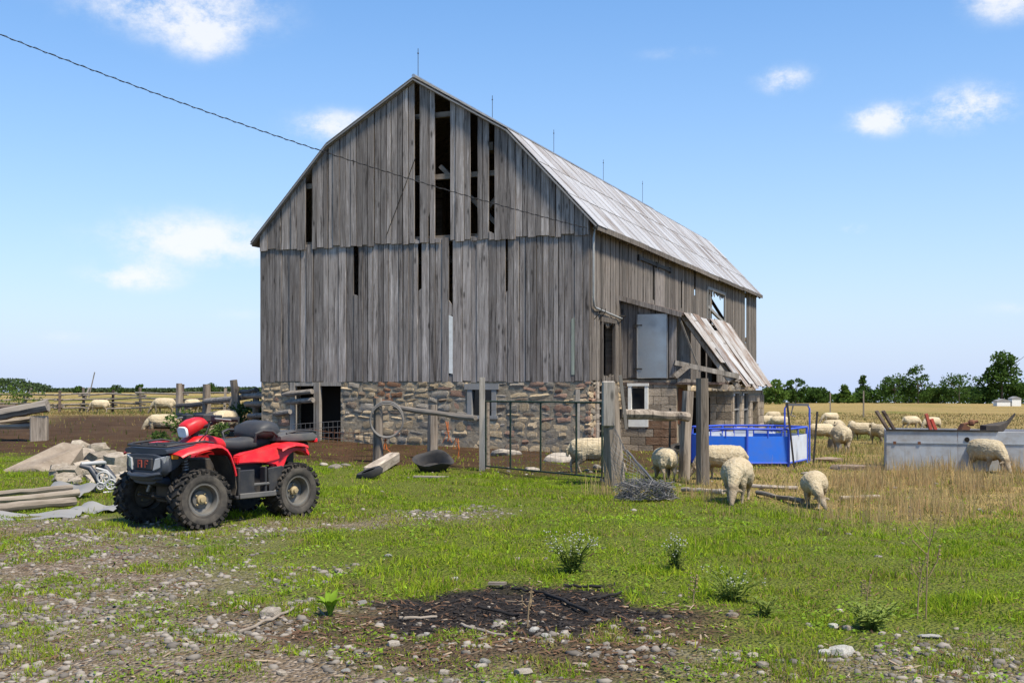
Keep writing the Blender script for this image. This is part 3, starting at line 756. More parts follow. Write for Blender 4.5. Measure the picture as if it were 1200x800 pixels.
for y in (d0+.012, d1-.012): m.box((AF-.068, y, (zd0+zd1)/2), (.012, .024, zd1-zd0))
m.build('door_edge', M['trim'], dr)
for zh in (zA(381), zA(432)):
    m = MB(); m.beam((AF-.075, d1+.08, zh), (AF-.075, d1-.14, zh), .015, .03); m.box((AF-.072, d1+.03, zh-.02), (.02, .05, .09)); m.build('hinge', M['black_iron'], dr)
# shallow upper roof
m = MB(); m.add([(AF-.14, .0, 3.86), (AF-.14, -1.62, 3.385), (9.25, -1.62, 3.385), (9.25, 0, 3.86), (AF-.14, 0, 3.80), (AF-.14, -1.62, 3.325), (9.25, -1.62, 3.325), (9.25, 0, 3.80)], [(0,1,2,3),(7,6,5,4),(0,4,5,1),(1,5,6,2),(2,6,7,3),(3,7,4,0)])
m.build('upper_roof', M['dark_plank'], shed)
MB().beam((AF-.155, .0, 3.80), (AF-.155, -1.63, 3.33), .03, .12).build('rake_board', M['siding'], shed)
# rear bay of block, with doorway and windows
BF, BE, BO, BT = 4.0, 8.9, 2.6, 1.42
dh = (-2.03, -1.40, -.6, 1.25)
mb = MB(); wall_core(mb, -BO, 0, -.7, BT, BF+.02, BF+.2, 'x', [dh]); wB = mb.build('rear_front_wall', M['mortar'], shed)
block_wall(wB, -BO, -.0, -.55, 9, BF, 'x', [dh])
def sB(px): r = (px-600)/1350; return (4.977-.0+26.047*(r-.1911)-0)/(.3665-.93*r) if 0 else (26.047*r-4.218)/(.3665-.93*r)
def zB(px, py): s = sB(px); return 1.6-(py-450)/1350*(26.047+.93*s)
hB = [(sB(859.5), sB(866.5), zB(863,500), zB(863,459)), (sB(870.5), sB(877), zB(873,500), zB(873,459)), (sB(881), sB(887.5), -.7, zB(884,468))]
mb = MB(); wall_core(mb, BF, BE, -.9, BT, -BO+.02, -BO+.2, 'y', hB); mb.box((BE-.1, -BO/2, .3), (.2, BO, 2.2)); wS = mb.build('outer_wall', M['mortar'], shed)
block_wall(wS, BF, BE, -.75, 10, -BO, 'y', hB)
for g in hB[:2]:
    m = MB(); 
    for x in (g[0]+.03, g[1]-.03): m.box((x, -BO+.03, (g[2]+g[3])/2), (.05, .06, g[3]-g[2]))
    m.box(((g[0]+g[1])/2, -BO+.032, (g[2]+g[3])/2), (g[1]-g[0], .05, .04)); m.box(((g[0]+g[1])/2, -BO+.034, g[3]-.02), (g[1]-g[0], .06, .05)); m.box(((g[0]+g[1])/2, -BO+.034, g[2]+.02), (g[1]-g[0], .08, .05))
    w_ = m.build('window', M['frame_grey'], shed); MB().box(((g[0]+g[1])/2, -BO+.06, (g[2]+g[3])/2), (g[1]-g[0]-.08, .01, g[3]-g[2]-.06)).build('pane', M['glass'], w_)
MB().box((4.0+.3, -1.75, .3), (.03, .62, 1.9)).build('doorway_shade_sheet', M['dark'], shed)  # sheet coloured near-black in place of the shade inside the doorway
MB().box((3.0, -AW-.012, 1.05), (.55, .02, .9)).build('rusty_panel', M['rustp'], shed)
# exposed floor and posts of the upper storey
m = MB(); m.box((4.3, -1.3, 1.62), (3.4, 2.5, .06)); m.build('upper_floor', M['dark_plank'], shed)
m = MB(); m.beam((AF+.02, -AW, 1.70), (AF+.5, -BO-.05, 1.52), .14, .14); m.build('floor_beam', M['post'], shed)
MB().box((3.35, -1.52, 2.55), (.16, .26, 1.75)).build('corner_post', M['post_pale'], shed)
MB().box((4.6, -1.9, 2.3), (.12, .12, 1.3)).build('stud', M['post'], shed)
MB().box((5.4, -1.55, 2.4), (.10, .12, 1.6)).build('stud', M['post'], shed)
MB().box((6.9, -1.55, 2.4), (.10, .12, 1.6)).build('stud', M['post'], shed)
MB().beam((AF-.05, -1.42, zA(425)), (AF+.9, -2.85, zA(441)), .09, .12).build('fallen_beam', M['post_pale'], shed)
MB().beam((AF-.08, -1.45, zA(441)), (AF-.02, -1.78, zA(428)), .06, .14).build('broken_board', M['plank'], shed)
MB().beam((AF+.1, -1.5, 3.3), (AF+.3, -2.0, 1.9), .04, .04).build('hanging_lath', M['post_pale'], shed)
def roofP(s_, a, h=0):                                # a: 0 top .. 1 eave
    o = 1.55+1.24*a; z = 3.42-1.86*a; return (s_, -(o+.83*h), z+.56*h)
for s_ in (2.9, 3.45, 4.2, 5.2, 6.2, 7.2, 8.2, 9.1):
    a1 = 1.0 if s_ > 3.2 else .92; A = roofP(s_, 0, -.06); B = roofP(s_+(.55 if s_ < 3.6 else 0), a1, -.06)
    MB().beam(A, B, .07, .1).build('rafter', M['post_pale' if s_ < 3.6 else 'post'], shed)
for a in (.1, .38, .66, .93): MB().beam(roofP(2.75+a*.9, a, -.0), roofP(9.2, a, -.0), .10, .03).build('purlin', M['post'], shed)
e = 2.72; k = 0
for w, top_, bot_, sk in ((.62,.02,.70,.62),(.66,.0,.93,.60),(.74,.0,1.03,.55),(.76,.04,1.0,.48),(.78,.20,1.05,.38),(.78,.02,1.02,.26),(.78,.0,1.03,.14),(.78,.0,1.0,.05),(.80,.01,1.03,0)):
    mb = MB(); n = 14; rng = random.uniform(0, .03); rows = (top_, (top_+bot_)/2, bot_); sag = (0, random.uniform(-.01, .02), random.uniform(0, .05) if e < 5 else .01)
    for dz in (0, .006):
        for a, sg_ in zip(rows, sag):
            for i in range(n+1):
                s_ = e+w*i/n+sk*a; mb.v.append(roofP(s_, a, .02+rng+dz+sg_+.012*math.cos(i*math.pi)))
    N = n+1; f = []
    for r in range(2):
        for i in range(n):
            q = r*N+i; f.append((q, q+1, q+N+1, q+N)); q += 3*N; f.append((q+N, q+N+1, q+1, q))
    for i in range(n): f.append((i, 3*N+i, 3*N+i+1, i+1)); q = 2*N+i; f.append((q, q+1, q+1+3*N, q+3*N))
    for r in range(2):
        q = r*N; f.append((q, q+N, q+N+3*N, q+3*N)); q += n; f.append((q, q+3*N, q+N+3*N, q+N))
    mb.f = f; mb.build('roof_sheet', M['shed_roof'], shed); e += w-.07
MB().add([roofP(3.55,.5,.09), roofP(4.1,.52,.12), roofP(4.35,.86,.10), roofP(3.8,.84,.07), roofP(3.55,.5,.10), roofP(4.1,.52,.13), roofP(4.35,.86,.11), roofP(3.8,.84,.08)], [(0,3,2,1),(4,5,6,7),(0,1,5,4),(1,2,6,5),(2,3,7,6),(3,0,4,7)]).build('loose_sheet', M['shed_roof'], shed)
MB().beam(roofP(3.9,1.0,-.1), roofP(5.0,1.0,-.08), .05, .10).build('fascia_scrap', M['post_pale'], shed)
# ------------------------------------------------------------------ quad bike (local x forward, y left, z up)
def sheet(rows, th, name, mat, parent, smooth=55):
    n = len(rows[0]); v = [p for r in rows for p in r]
    f = [(i*n+k, i*n+k+1, (i+1)*n+k+1, (i+1)*n+k) for i in range(len(rows)-1) for k in range(n-1)]
    me = D.meshes.new(name); me.from_pydata([tuple(p) for p in v], [], f); bm = bmesh.new(); bm.from_mesh(me)
    bmesh.ops.recalc_face_normals(bm, faces=bm.faces)
    bmesh.ops.solidify(bm, geom=bm.faces[:]+bm.edges[:]+bm.verts[:], thickness=th)
    bmesh.ops.recalc_face_normals(bm, faces=bm.faces)
    bm.to_mesh(me); bm.free(); me.polygons.foreach_set('use_smooth', [True]*len(me.polygons)); me.set_sharp_from_angle(angle=R(smooth))
    return obj(name, me, parent, mat)
QA = R(233)
qx, qy = -3.46, 13.64
quad = thing('quad_bike', 'red and black four-wheeled quad bike parked on the stony track', 'quad bike', (qx, qy, hz(qx, qy)+.005), QA)
quad.scale = (1.06, 1.06, 1.04)
def rring(x, cy, cz, w, h, p=3.0, n=20):
    out = []
    for k in range(n):
        a = 2*math.pi*k/n; c, s_ = math.cos(a), math.sin(a)
        out.append(Vector((x, cy+math.copysign(abs(c)**(2/p), c)*w, cz+math.copysign(abs(s_)**(2/p), s_)*h)))
    return out
def wheel_mesh(w):
    m = MB(); P = [(.165,-.40),(.19,-.47),(.235,-.52),(.275,-.49),(.297,-.40),(.303,-.2),(.305,0),(.303,.2),(.297,.40),(.275,.49),(.235,.52),(.19,.47),(.165,.40)]
    m.lathe([(r, h*w) for r, h in P], 32)
    for k in range(18):
        for sd in (-1, 1):
            a = 2*math.pi*(k+(.5 if sd > 0 else 0))/18; rot = Matrix.Rotation(-a, 3, 'Y') @ Matrix.Rotation(sd*.5, 3, 'X')
            c = Matrix.Rotation(-a, 3, 'Y') @ Vector((.309, sd*w*.27, 0)); m.box(c, (.032, w*.50, .034), rot)
            c2 = Matrix.Rotation(-a-sd*0, 3, 'Y') @ Vector((.286, sd*w*.475, -.03)); m.box(c2, (.055, .026, .036), Matrix.Rotation(-a, 3, 'Y') @ Matrix.Rotation(sd*.35, 3, 'Z'))
    ty = m.mesh('tyre', smooth=40); ty.materials.append(M['tyre'])
    m = MB(); m.lathe([(.166, w*.42), (.20, w*.485), (.236, w*.532), (.262, w*.512)], 32); sw = m.mesh('sidewall', smooth=True); sw.materials.append(M['sidewall'])
    m = MB(); m.lathe([(.172,-w*.42),(.172,w*.43),(.155,w*.42),(.148,w*.36),(.142,w*.05),(.10,w*.0),(.09,w*.10),(.055,w*.12),(.05,w*.12),(.001,w*.12)], 28); rm = m.mesh('rim', smooth=40); rm.materials.append(M['rim'])
    m = MB(); m.lathe([(.052,w*.10),(.050,w*.24),(.030,w*.27),(.028,w*.34),(.001,w*.35)], 14)
    for k in range(4):
        a = math.pi/4+k*math.pi/2; m.ball((.070*math.cos(a), w*.13, .070*math.sin(a)), .014, 6, 4)
    hb = m.mesh('hub_cap', smooth=40); hb.materials.append(M['hub'])
    return rm, ty, sw, hb
WF, WR_ = wheel_mesh(.215), wheel_mesh(.27)
for x, y, ms in ((.64,.47,WF), (.64,-.47,WF), (-.64,.455,WR_), (-.64,-.455,WR_)):
    w_ = obj('wheel', ms[0], quad); w_.location = (x, y, .318)
    w_.rotation_euler = (0, random.uniform(0, 6) if y > 0 else random.uniform(0, 6), R(-9) if x > 0 else 0)
    if y < 0: w_.rotation_euler = (0, random.uniform(0, 6), math.pi+(R(-9) if x > 0 else 0))
    for me, nm in zip(ms[1:], ('tyre', 'sidewall', 'hub_cap')): obj(nm, me, w_)
# chassis and mechanics
m = MB(); m.box((0, 0, .33), (1.15, .26, .08)); m.box((-.1, 0, .48), (.62, .36, .30)); m.box((-.62, 0, .36), (.28, .22, .22)); m.box((.62, 0, .38), (.30, .20, .22)); m.box((.45, 0, .6), (.6, .3, .24)); m.box((-.6, 0, .68), (.7, .34, .16))
m.tube([(-.64,-.4,.318), (-.64,.4,.318)], .035, 8); m.tube([(.64,-.4,.318), (.64,.4,.318)], .028, 8)
m.tube([(.98,.12,.36), (.75,.13,.30), (-.8,.13,.30)], .02, 6); m.tube([(.98,-.12,.36), (.75,-.13,.30), (-.8,-.13,.30)], .02, 6)
m.build('chassis', M['mech'], quad, bevel=.012)
for sd in (-1, 1):
    MB().tube([(.78, sd*.10, .36), (.66, sd*.40, .30), (.54, sd*.10, .36)], .018, 6).tube([(.74, sd*.10, .46), (.66, sd*.40, .42), (.56, sd*.10, .46)], .016, 6).build('suspension_arm', M['mech'], quad)
    sh = MB().tube([(.70, sd*.34, .36), (.62, sd*.19, .76)], .022, 8).tube([(.675, sd*.29, .50), (.62, sd*.19, .76)], .036, 8).build('front_strut', M['steel'], quad)
    cp = []
    for k in range(60):
        a = k*.9; q = Vector((.70, sd*.34, .40)).lerp(Vector((.62, sd*.19, .76)), .25+.7*k/60); cp.append(q+Vector((math.cos(a)*.045, math.sin(a)*.045, 0)))
    MB().tube(cp, .007, 4).build('spring', M['mech'], sh)
    MB().tube([(-.64, sd*.33, .35), (-.50, sd*.26, .72)], .035, 8).build('rear_shock', M['mech'], quad)
# front fascia
m = MB()
m.loft([rring(.55,0,.80,.20,.04,4), rring(.70,0,.765,.28,.075,4), rring(.82,0,.725,.335,.115,4), rring(.93,0,.69,.345,.135,4), rring(.985,0,.685,.31,.11,3.4)])
m.build('front_fascia', M['bluep'], quad, smooth=35)
m = MB(); m.loft([rring(.93,0,.555,.24,.045,3), rring(1.01,0,.56,.22,.045,3), rring(1.03,0,.565,.16,.03,3)]); m.loft([rring(.80,0,.50,.20,.06,3), rring(.98,0,.53,.2,.05,3)])
m.tube([(.96,.27,.60), (1.03,.20,.585), (1.045,.12,.57), (1.045,-.12,.57), (1.03,-.20,.585), (.96,-.27,.60)], .022, 8)
m.build('front_bumper', M['bluep'], quad, smooth=40)
m = MB(); m.box((.985, 0, .695), (.035, .30, .13)); m.build('grille', M['blackp'], quad, bevel=.012)
m = MB()
for y, z0, z1 in ((-.075,.655,.735), (-.02,.655,.735), (.045,.655,.735)): m.box((1.006, y, .695), (.008, .014, .075))
m.box((1.006, -.05, .73), (.008, .06, .013)); m.box((1.006, -.06, .70), (.008, .035, .012)); m.box((1.006, .065, .73), (.008, .05, .013)); m.box((1.006, .06, .70), (.008, .035, .012))
m.build('grille_emblem', M['redpaint'], quad)
for sd in (-1, 1):
    poly = [(.175, .625), (.305, .675), (.345, .79), (.205, .755)]
    m = MB(); vs = []
    for xo in (.945, 0): 
        for y, z in poly: vs.append(((1.022-.30*max(0, y-.15)-(.06 if xo else 0)), sd*y, z))
    m.add(vs, [(0,1,2,3),(7,6,5,4),(0,4,5,1),(1,5,6,2),(2,6,7,3),(3,7,4,0)]); m.build('headlight', M['headl'], quad, bevel=.006)
    m = MB(); m.box((.86, sd*.352, .775), (.085, .02, .05)); m.build('amber_reflector', M['amber'], quad, bevel=.008)
# front rack cover
m = MB(); m.loft([rring(.32,0,.865,.30,.035,5), rring(.45,0,.865,.37,.04,5), rring(.85,0,.845,.38,.04,5), rring(.97,0,.83,.36,.03,5)]); fr_ = m.build('front_rack', M['bluep'], quad, smooth=40)
m = MB()
for sd in (-1, 1): m.tube([(.36, sd*.34, .90), (.5, sd*.37, .925), (.85, sd*.37, .90), (.95, sd*.33, .885)], .014, 6)
m.tube([(.95,-.33,.885), (.97,0,.885), (.95,.33,.885)], .014, 6)
for y in (-.2, -.07, .07, .2): m.box((.66, y, .895), (.44, .03, .02))
m.build('rack_rail', M['blackp'], fr_)
for sd in (-1, 1):
    # front fender: sheet swept over the wheel with an outer lip
    pts = [(.90,.795), (.83,.83), (.72,.855), (.60,.88), (.48,.895), (.40,.885), (.335,.845), (.285,.78), (.25,.70), (.222,.62), (.205,.55)]
    rows = []
    for i, (x, z) in enumerate(pts):
        yo = .50+.05*min(1, i/3); cx, cz = .60, .42; dx, dz = x-cx, z-cz; L = math.hypot(dx, dz); nx_, nz_ = dx/L, dz/L
        rows.append([Vector((x, sd*.27, z+.01)), Vector((x, sd*.38, z+.012)), Vector((x, sd*(yo-.04), z+.004)), Vector((x-nx_*.004, sd*yo, z-nz_*.008)), Vector((x-nx_*.03, sd*(yo+.012), z-nz_*.032))])
    sheet(rows, .012, 'front_fender', M['red'], quad)
    rows = [[Vector((x-.012, sd*y, z-.03)) for y in (.22, .36, .52)] for x, z in [(.335,.80), (.27,.70), (.215,.56), (.20,.44), (.22,.36)]]
    sheet(rows, .012, 'inner_guard', M['mech'], quad)
    # rear side panel and fender
    poly = [(.10,.655), (.075,.745), (-.02,.775), (-.22,.80), (-.42,.845), (-.62,.865), (-.78,.855), (-.86,.80), (-.90,.72), (-.86,.70), (-.80,.755), (-.70,.775), (-.62,.76), (-.55,.70), (-.50,.60), (-.465,.52), (-.43,.545), (-.39,.62), (-.30,.65), (-.12,.655)]
    m = MB(); 
    inner = [(x, sd*(.29 if z > .7 else .36), z) for x, z in poly]
    outer = [(x, sd*(.42+(.085 if x < -.3 else .0)*min(1, max(0, (-.2-x)/.3))-(.05 if z > .8 else 0)), z) for x, z in poly]
    n = len(poly); m.add(inner+outer, [tuple(range(n)), tuple(range(2*n-1, n-1, -1))]+[(i, n+i, n+(i+1) % n, (i+1) % n) for i in range(n)])
    m.build('rear_side_panel', M['red'], quad, bevel=.016, seg=2, smooth=40)
    pts = [(-.44,.82), (-.52,.855), (-.64,.875), (-.76,.865), (-.83,.84)]
    rows = [[Vector((x, sd*.27, z)), Vector((x, sd*.42, z)), Vector((x, sd*.535, z-.012)), Vector((x+.01, sd*.555, z-.04))] for x, z in pts]
    sheet(rows, .012, 'rear_fender', M['red'], quad)
    # footwell
    m = MB(); m.box((-.09, sd*.44, .30), (.60, .22, .04)); m.box((-.20, sd*.50, .47), (.03, .10, .30)); m.box((-.07, sd*.30, .48), (.55, .03, .34)); m.box((.17, sd*.44, .47), (.03, .22, .32)); m.box((-.37, sd*.44, .46), (.03, .22, .30))
    m.build('footwell', M['blackp'], quad, bevel=.01)
    for pl in ([(.17,.335), (.17,.60), (-.03,.60), (-.03,.38), (-.05,.335)], [(-.24,.335), (-.40,.37), (-.46,.60), (-.42,.62), (-.22,.60)]): MB().prism(pl, sd*.535, sd*.555, 'y').build('side_guard', M['blackp'], quad, bevel=.008)
    m = MB(); m.prism([(.18,.285), (.18,.345), (-.30,.345), (-.42,.42), (-.45,.40), (-.34,.285)], sd*.545, sd*.57, 'y'); m.box((-.12, sd*.54, .43), (.26, .03, .03)); m.build('foot_rail', M['greyp'], quad, bevel=.008)
# tank cover, pod, bars
m = MB(); m.loft([rring(.50,0,.84,.13,.05,3), rring(.40,0,.88,.16,.085,3), rring(.22,0,.895,.165,.085,3), rring(.06,0,.87,.15,.07,3), rring(.0,0,.84,.13,.04,3)]); m.build('tank_cover', M['red'], quad, smooth=50)
def tilt(rings, c, a):
    q = Matrix.Rotation(a, 3, 'Y'); c = Vector(c); return [[q @ (p-c)+c for p in r] for r in rings]
m = MB(); m.loft(tilt([rring(.20,0,1.09,.09,.05,3), rring(.28,0,1.10,.125,.075,3), rring(.40,0,1.09,.125,.085,3), rring(.50,0,1.065,.105,.085,3), rring(.53,0,1.055,.085,.07,3)], (.35,0,1.09), R(12))); m.v = [(.37+(x-.37)*.86, y*.9, 1.09+(z-1.09)*.9) for x, y, z in m.v]; pod = m.build('headlamp_pod', M['red'], quad, smooth=50)
m = MB(); m.loft(tilt([rring(.52,0,1.05,.078,.066,4), rring(.545,0,1.048,.068,.058,4)], (.35,0,1.09), R(12))); m.v = [(.37+(x-.37)*.87, y*1.05, 1.09+(z-1.09)*.95) for x, y, z in m.v]; m.build('pod_lens', M['lens'], pod, smooth=40)
m = MB(); m.box((.21, 0, 1.165), (.15, .18, .09)); m.build('dash', M['blackp'], pod, bevel=.015)
m = MB(); m.tube([(.38,0,.90), (.30,0,1.08)], .04, 8); m.tube([(.12,.44,1.155), (.21,.30,1.155), (.29,.10,1.07), (.29,-.10,1.07), (.21,-.30,1.155), (.12,-.44,1.155)], .018, 8); hbm = m.build('handlebar', M['blackp'], quad, smooth=True)
for sd in (-1, 1):
    MB().tube([(.205,sd*.31,1.155), (.115,sd*.46,1.155)], .028, 8).build('grip', M['rubber'], hbm)
    MB().tube([(.27,sd*.25,1.17), (.30,sd*.31,1.165), (.22,sd*.46,1.15)], .011, 6).build('brake_lever', M['steel'], hbm)
    MB().box((.245, sd*.25, 1.165), (.09, .10, .075)).build('switch_box', M['blackp'], hbm, bevel=.01)
m = MB(); cp = [(.30,.2,1.1), (.36,.22,1.0), (.40,.15,.92)]; m.tube(cp, .008, 5); m.tube([(.28,-.2,1.1), (.40,-.24,1.05), (.44,-.12,.93)], .008, 5); m.build('control_cables', M['rubber'], hbm)
# seat, box with backrest, rear rack
m = MB(); m.loft([rring(.12,0,.845,.11,.05,3), rring(.02,0,.86,.14,.075,3), rring(-.14,0,.845,.155,.075,3), rring(-.34,0,.855,.165,.08,3), rring(-.50,0,.875,.17,.075,3), rring(-.60,0,.875,.16,.05,3)]); m.build('seat', M['seatm'], quad, smooth=60)
m = MB(); m.loft([rring(-.36,0,.96,.20,.03,3), rring(-.40,0,.995,.245,.09,3), rring(-.52,0,1.01,.255,.115,3), rring(-.64,0,1.00,.25,.11,3), rring(-.70,0,.96,.22,.06,3)]); m.build('backrest', M['seatm'], quad, smooth=60)
for sd in (-1, 1): MB().tube([(-.28,sd*.26,.88), (-.27,sd*.29,.98), (-.36,sd*.30,1.01), (-.50,sd*.30,1.0), (-.60,sd*.29,.93)], .017, 8).build('grab_handle', M['blackp'], quad, smooth=True)
m = MB(); m.loft([rring(-.58,0,.915,.36,.03,5), rring(-.66,0,.925,.42,.062,5), rring(-1.02,0,.925,.43,.065,5), rring(-1.12,0,.91,.38,.03,5)]); rk = m.build('rear_rack', M['greyp'], quad, smooth=40)
m = MB()
for sd in (-1, 1): m.tube([(-.64,sd*.38,.97), (-.75,sd*.41,.995), (-1.0,sd*.41,.995), (-1.11,sd*.36,.975)], .014, 6)
for y in (-.25, -.1, .1, .25): m.box((-.86, y, .978), (.40, .035, .022))
m.build('rack_rail', M['blackp'], rk)
m = MB(); m.loft([rring(-.88,0,.80,.30,.05,3), rring(-1.05,0,.83,.30,.05,3)]); m.build('tail_cover', M['blackp'], quad, smooth=40)
for sd in (-1, 1): MB().box((-1.09, sd*.33, .875), (.05, .14, .055)).build('tail_light', M['redlens'], quad, bevel=.012)

# ------------------------------------------------------------------ sheep
def sheep_mesh(name, neck, head, wide=1.0, seed=0, hind=0.0):
    m = MB()
    tor = [(-.52,.55,.06,.07), (-.48,.54,.15,.16), (-.40,.53,.215,.225), (-.22,.52,.255,.255), (0,.505,.275,.27), (.2,.515,.26,.255), (.34,.53,.22,.225), (.44,.54,.14,.15), (.47,.54,.06,.07)]
    m.loft([[Vector((x, math.cos(a)*ry*wide, cz+math.sin(a)*rz*(1.0 if math.sin(a) > 0 else .92))) for a in [2*math.pi*k/16 for k in range(16)]] for x, cz, ry, rz in tor])
    def limb(pts):
        m.tube([p[:3] for p in pts], [p[3] for p in pts], 10); m.ball(pts[-1][:3], pts[-1][3], 8, 6); m.ball(pts[0][:3], pts[0][3], 8, 6)
    limb(neck); limb(head)
    h0, h1 = Vector(head[0][:3]), Vector(head[-1][:3])
    for sd in (-1, 1):
        ex = h0.lerp(h1, .08); m.tube([ex+Vector((-.01, sd*.05, .015)), ex+Vector((-.03, sd*.12, .01)), ex+Vector((-.04, sd*.175, -.02))], [.020, .036, .012], 6)
        dx = .05*sd
        limb([(.27+dx, sd*.125, .42, .09), (.28+dx, sd*.13, .28, .062), (.27+dx*1.3, sd*.13, .16, .028), (.28+dx*1.5, sd*.13, .06, .022), (.30+dx*1.5, sd*.13, .018, .027)])
        limb([(-.30-dx, sd*.12, .44, .14), (-.31-dx, sd*.14, .30, .085), (-.40-dx, sd*.14, .20, .034), (-.37-dx*1.4, sd*.14, .06, .023), (-.35-dx*1.4, sd*.14, .018, .027)])
    m.tube([(-.49,0,.60), (-.56,0,.50), (-.55,0,.36)], [.05, .045, .03], 8)
    o = obj('tmp', m.mesh('tmp')); md = o.modifiers.new('r', 'REMESH'); md.mode = 'VOXEL'; md.voxel_size = .016
    sm = o.modifiers.new('s', 'SMOOTH'); sm.iterations = 2; sm.factor = .5
    dg = bpy.context.evaluated_depsgraph_get(); me = D.meshes.new_from_object(o.evaluated_get(dg)); D.objects.remove(o)
    n = len(me.vertices); co = np.empty(n*3, np.float32); me.vertices.foreach_get('co', co); co = co.reshape(-1, 3)
    no = np.empty(n*3, np.float32); me.vertices.foreach_get('normal', no); no = no.reshape(-1, 3)
    hd = np.array(h0); ax = np.array(h1-h0); axl = np.linalg.norm(ax); ax /= axl
    dh = ((co-hd)@ax); fl = ss(.25, .34, co[:, 2])
    nk = Vector(neck[0][:3]); dist = np.linalg.norm(co-np.array(h0.lerp(h1, .5)), axis=1)
    fl = fl*ss(axl*.62, axl*.95, dist)
    fl = np.where((co[:, 0] < .43) & (co[:, 2] > .34), np.maximum(fl, ss(.30, .38, co[:, 2])), fl)
    w = (fbm(co[:, 0]*34+seed, co[:, 2]*34+co[:, 1]*25, 61+seed, 2)-.5)*.015+(fbm(co[:, 0]*5+seed, co[:, 2]*5+co[:, 1]*6, 71, 2)-.5)*.026
    co = co+no*(w*fl)[:, None]
    me.vertices.foreach_set('co', co.ravel())
    me.attributes.new('fleece', 'FLOAT', 'POINT').data.foreach_set('value', fl.astype(np.float32))
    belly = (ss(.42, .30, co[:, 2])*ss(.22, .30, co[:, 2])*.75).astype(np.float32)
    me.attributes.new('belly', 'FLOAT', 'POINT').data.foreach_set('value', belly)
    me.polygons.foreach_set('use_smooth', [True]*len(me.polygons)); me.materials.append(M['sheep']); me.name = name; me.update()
    return me
NG = [(.34,0,.56,.17), (.50,0,.44,.125), (.60,0,.30,.09)]; HG = [(.61,0,.27,.082), (.67,0,.17,.068), (.735,0,.07,.044), (.75,0,.045,.036)]
NT = [(.34,0,.56,.17), (.48,.10,.42,.125), (.55,.18,.29,.09)]; HT = [(.56,.19,.26,.082), (.60,.24,.16,.068), (.64,.29,.07,.044), (.65,.30,.045,.036)]
NU = [(.32,0,.58,.17), (.47,0,.66,.125), (.57,0,.74,.095)]; HU = [(.59,0,.76,.085), (.69,0,.72,.07), (.79,0,.66,.046), (.81,0,.65,.038)]
SM = {'graze': sheep_mesh('sheep_graze', NG, HG, 1.0, 1), 'turn': sheep_mesh('sheep_turn', NT, HT, 1.05, 2), 'up': sheep_mesh('sheep_up', NU, HU, 1.0, 3)}
HEADS = {'graze': HG, 'turn': HT, 'up': HU}
em = {}
for k, H in HEADS.items():
    m = MB(); a, b = Vector(H[0][:3]), Vector(H[2][:3]); d = (b-a).normalized(); q = a.lerp(b, .35); lat = d.cross(Vector((0,0,1))).normalized()
    for sd in (-1, 1): m.ball(q+lat*sd*.066+Vector((0,0,.012)), .011, 6, 4)
    em[k] = m.mesh('eyes'); em[k].materials.append(M['hoof'])
def sheep(p, ang, pose, sc, label, group='sheep grazing around the barnyard', eyes=True):
    o = obj('sheep', SM[pose]); tag(o, label, 'sheep', group); o.location = (p[0], p[1], hz(p[0], p[1])-.01); o.rotation_euler = (0, 0, R(ang)); o.scale = (sc, sc, sc)
    if eyes: obj('eyes', em[pose], o)
    return o
def sh(px, py, ang, pose, sc, label, Y=None, **k):
    p = gp(px, py) if Y is None else on((px-600)/1350*Y, Y); return sheep(p, ang, pose, sc, label, **k)
sh(694, 558, 8, 'graze', .84, 'cream sheep standing behind the green metal gate', Y=21.2)
sh(779, 563, 98, 'graze', .70, 'sheep seen from behind between the rail and leaning post')
sh(846, 561, 176, 'graze', .75, 'sheep side-on behind the thick upright post, partly hidden by its neighbour')
sh(864, 588, 252, 'graze', .79, 'sheep facing the camera with head down beside the thick post')
sh(954, 594, 250, 'turn', .61, 'lone sheep grazing in dry grass in front of the blue pen')
sh(1156, 553, -70, 'graze', .78, 'fleecy sheep grazing in front of the grey metal tank')
sh(117, 485, 175, 'graze', 1.0, 'pale sheep grazing in front of the far rail fence', Y=64, eyes=False)
sh(192, 488, 182, 'graze', 1.05, 'sheep walking in profile beside the tall far-left fence post', Y=58, eyes=False)
sh(190, 508, 195, 'graze', .9, 'sheep half hidden behind the red pod of the quad bike', Y=36).location.z -= .24
sh(226, 486, 60, 'graze', 1.0, 'distant sheep seen just above the handlebar of the quad bike', Y=62, eyes=False)
sh(263, 522, 250, 'graze', .95, 'sheep glimpsed behind the seat of the quad bike', Y=31)
FG = 'flock scattered over the far dry field'
for px, py, ang, pose, sc, lab in (
    (906,495,190,'graze',1.0,'rearmost of the sheep clustered beside the shed corner'), (899,502,20,'graze',1.0,'sheep of the field cluster closest to the shed wall'),
    (913,503,160,'graze',1.0,'right-hand sheep of the field cluster beside the shed corner'),
    (986,531,80,'up',.95,'sheep standing end-on behind the stump with dark stakes'), (962,518,170,'graze',.95,'sheep grazing just behind the blue hoop frame'),
    (977,511,15,'graze',1.0,'sheep behind the end-on sheep and the stump'), (973,497,185,'graze',1.0,'far sheep grazing alone above the blue hoop frame'),
    (1000,513,80,'up',.9,'sheep with raised head left of the grey tank'), (1010,516,150,'graze',.95,'low grazing sheep left of the grey tank'),
    (1031,520,100,'up',.95,'sheep peering past the left end of the grey tank'), (1068,503,10,'graze',1.0,'far sheep seen over the red irons in the tank'),
    (1092,505,200,'graze',1.0,'far sheep seen over the middle of the tank')):
    sh(px, py, ang, pose, sc, lab, group=FG, eyes=False)
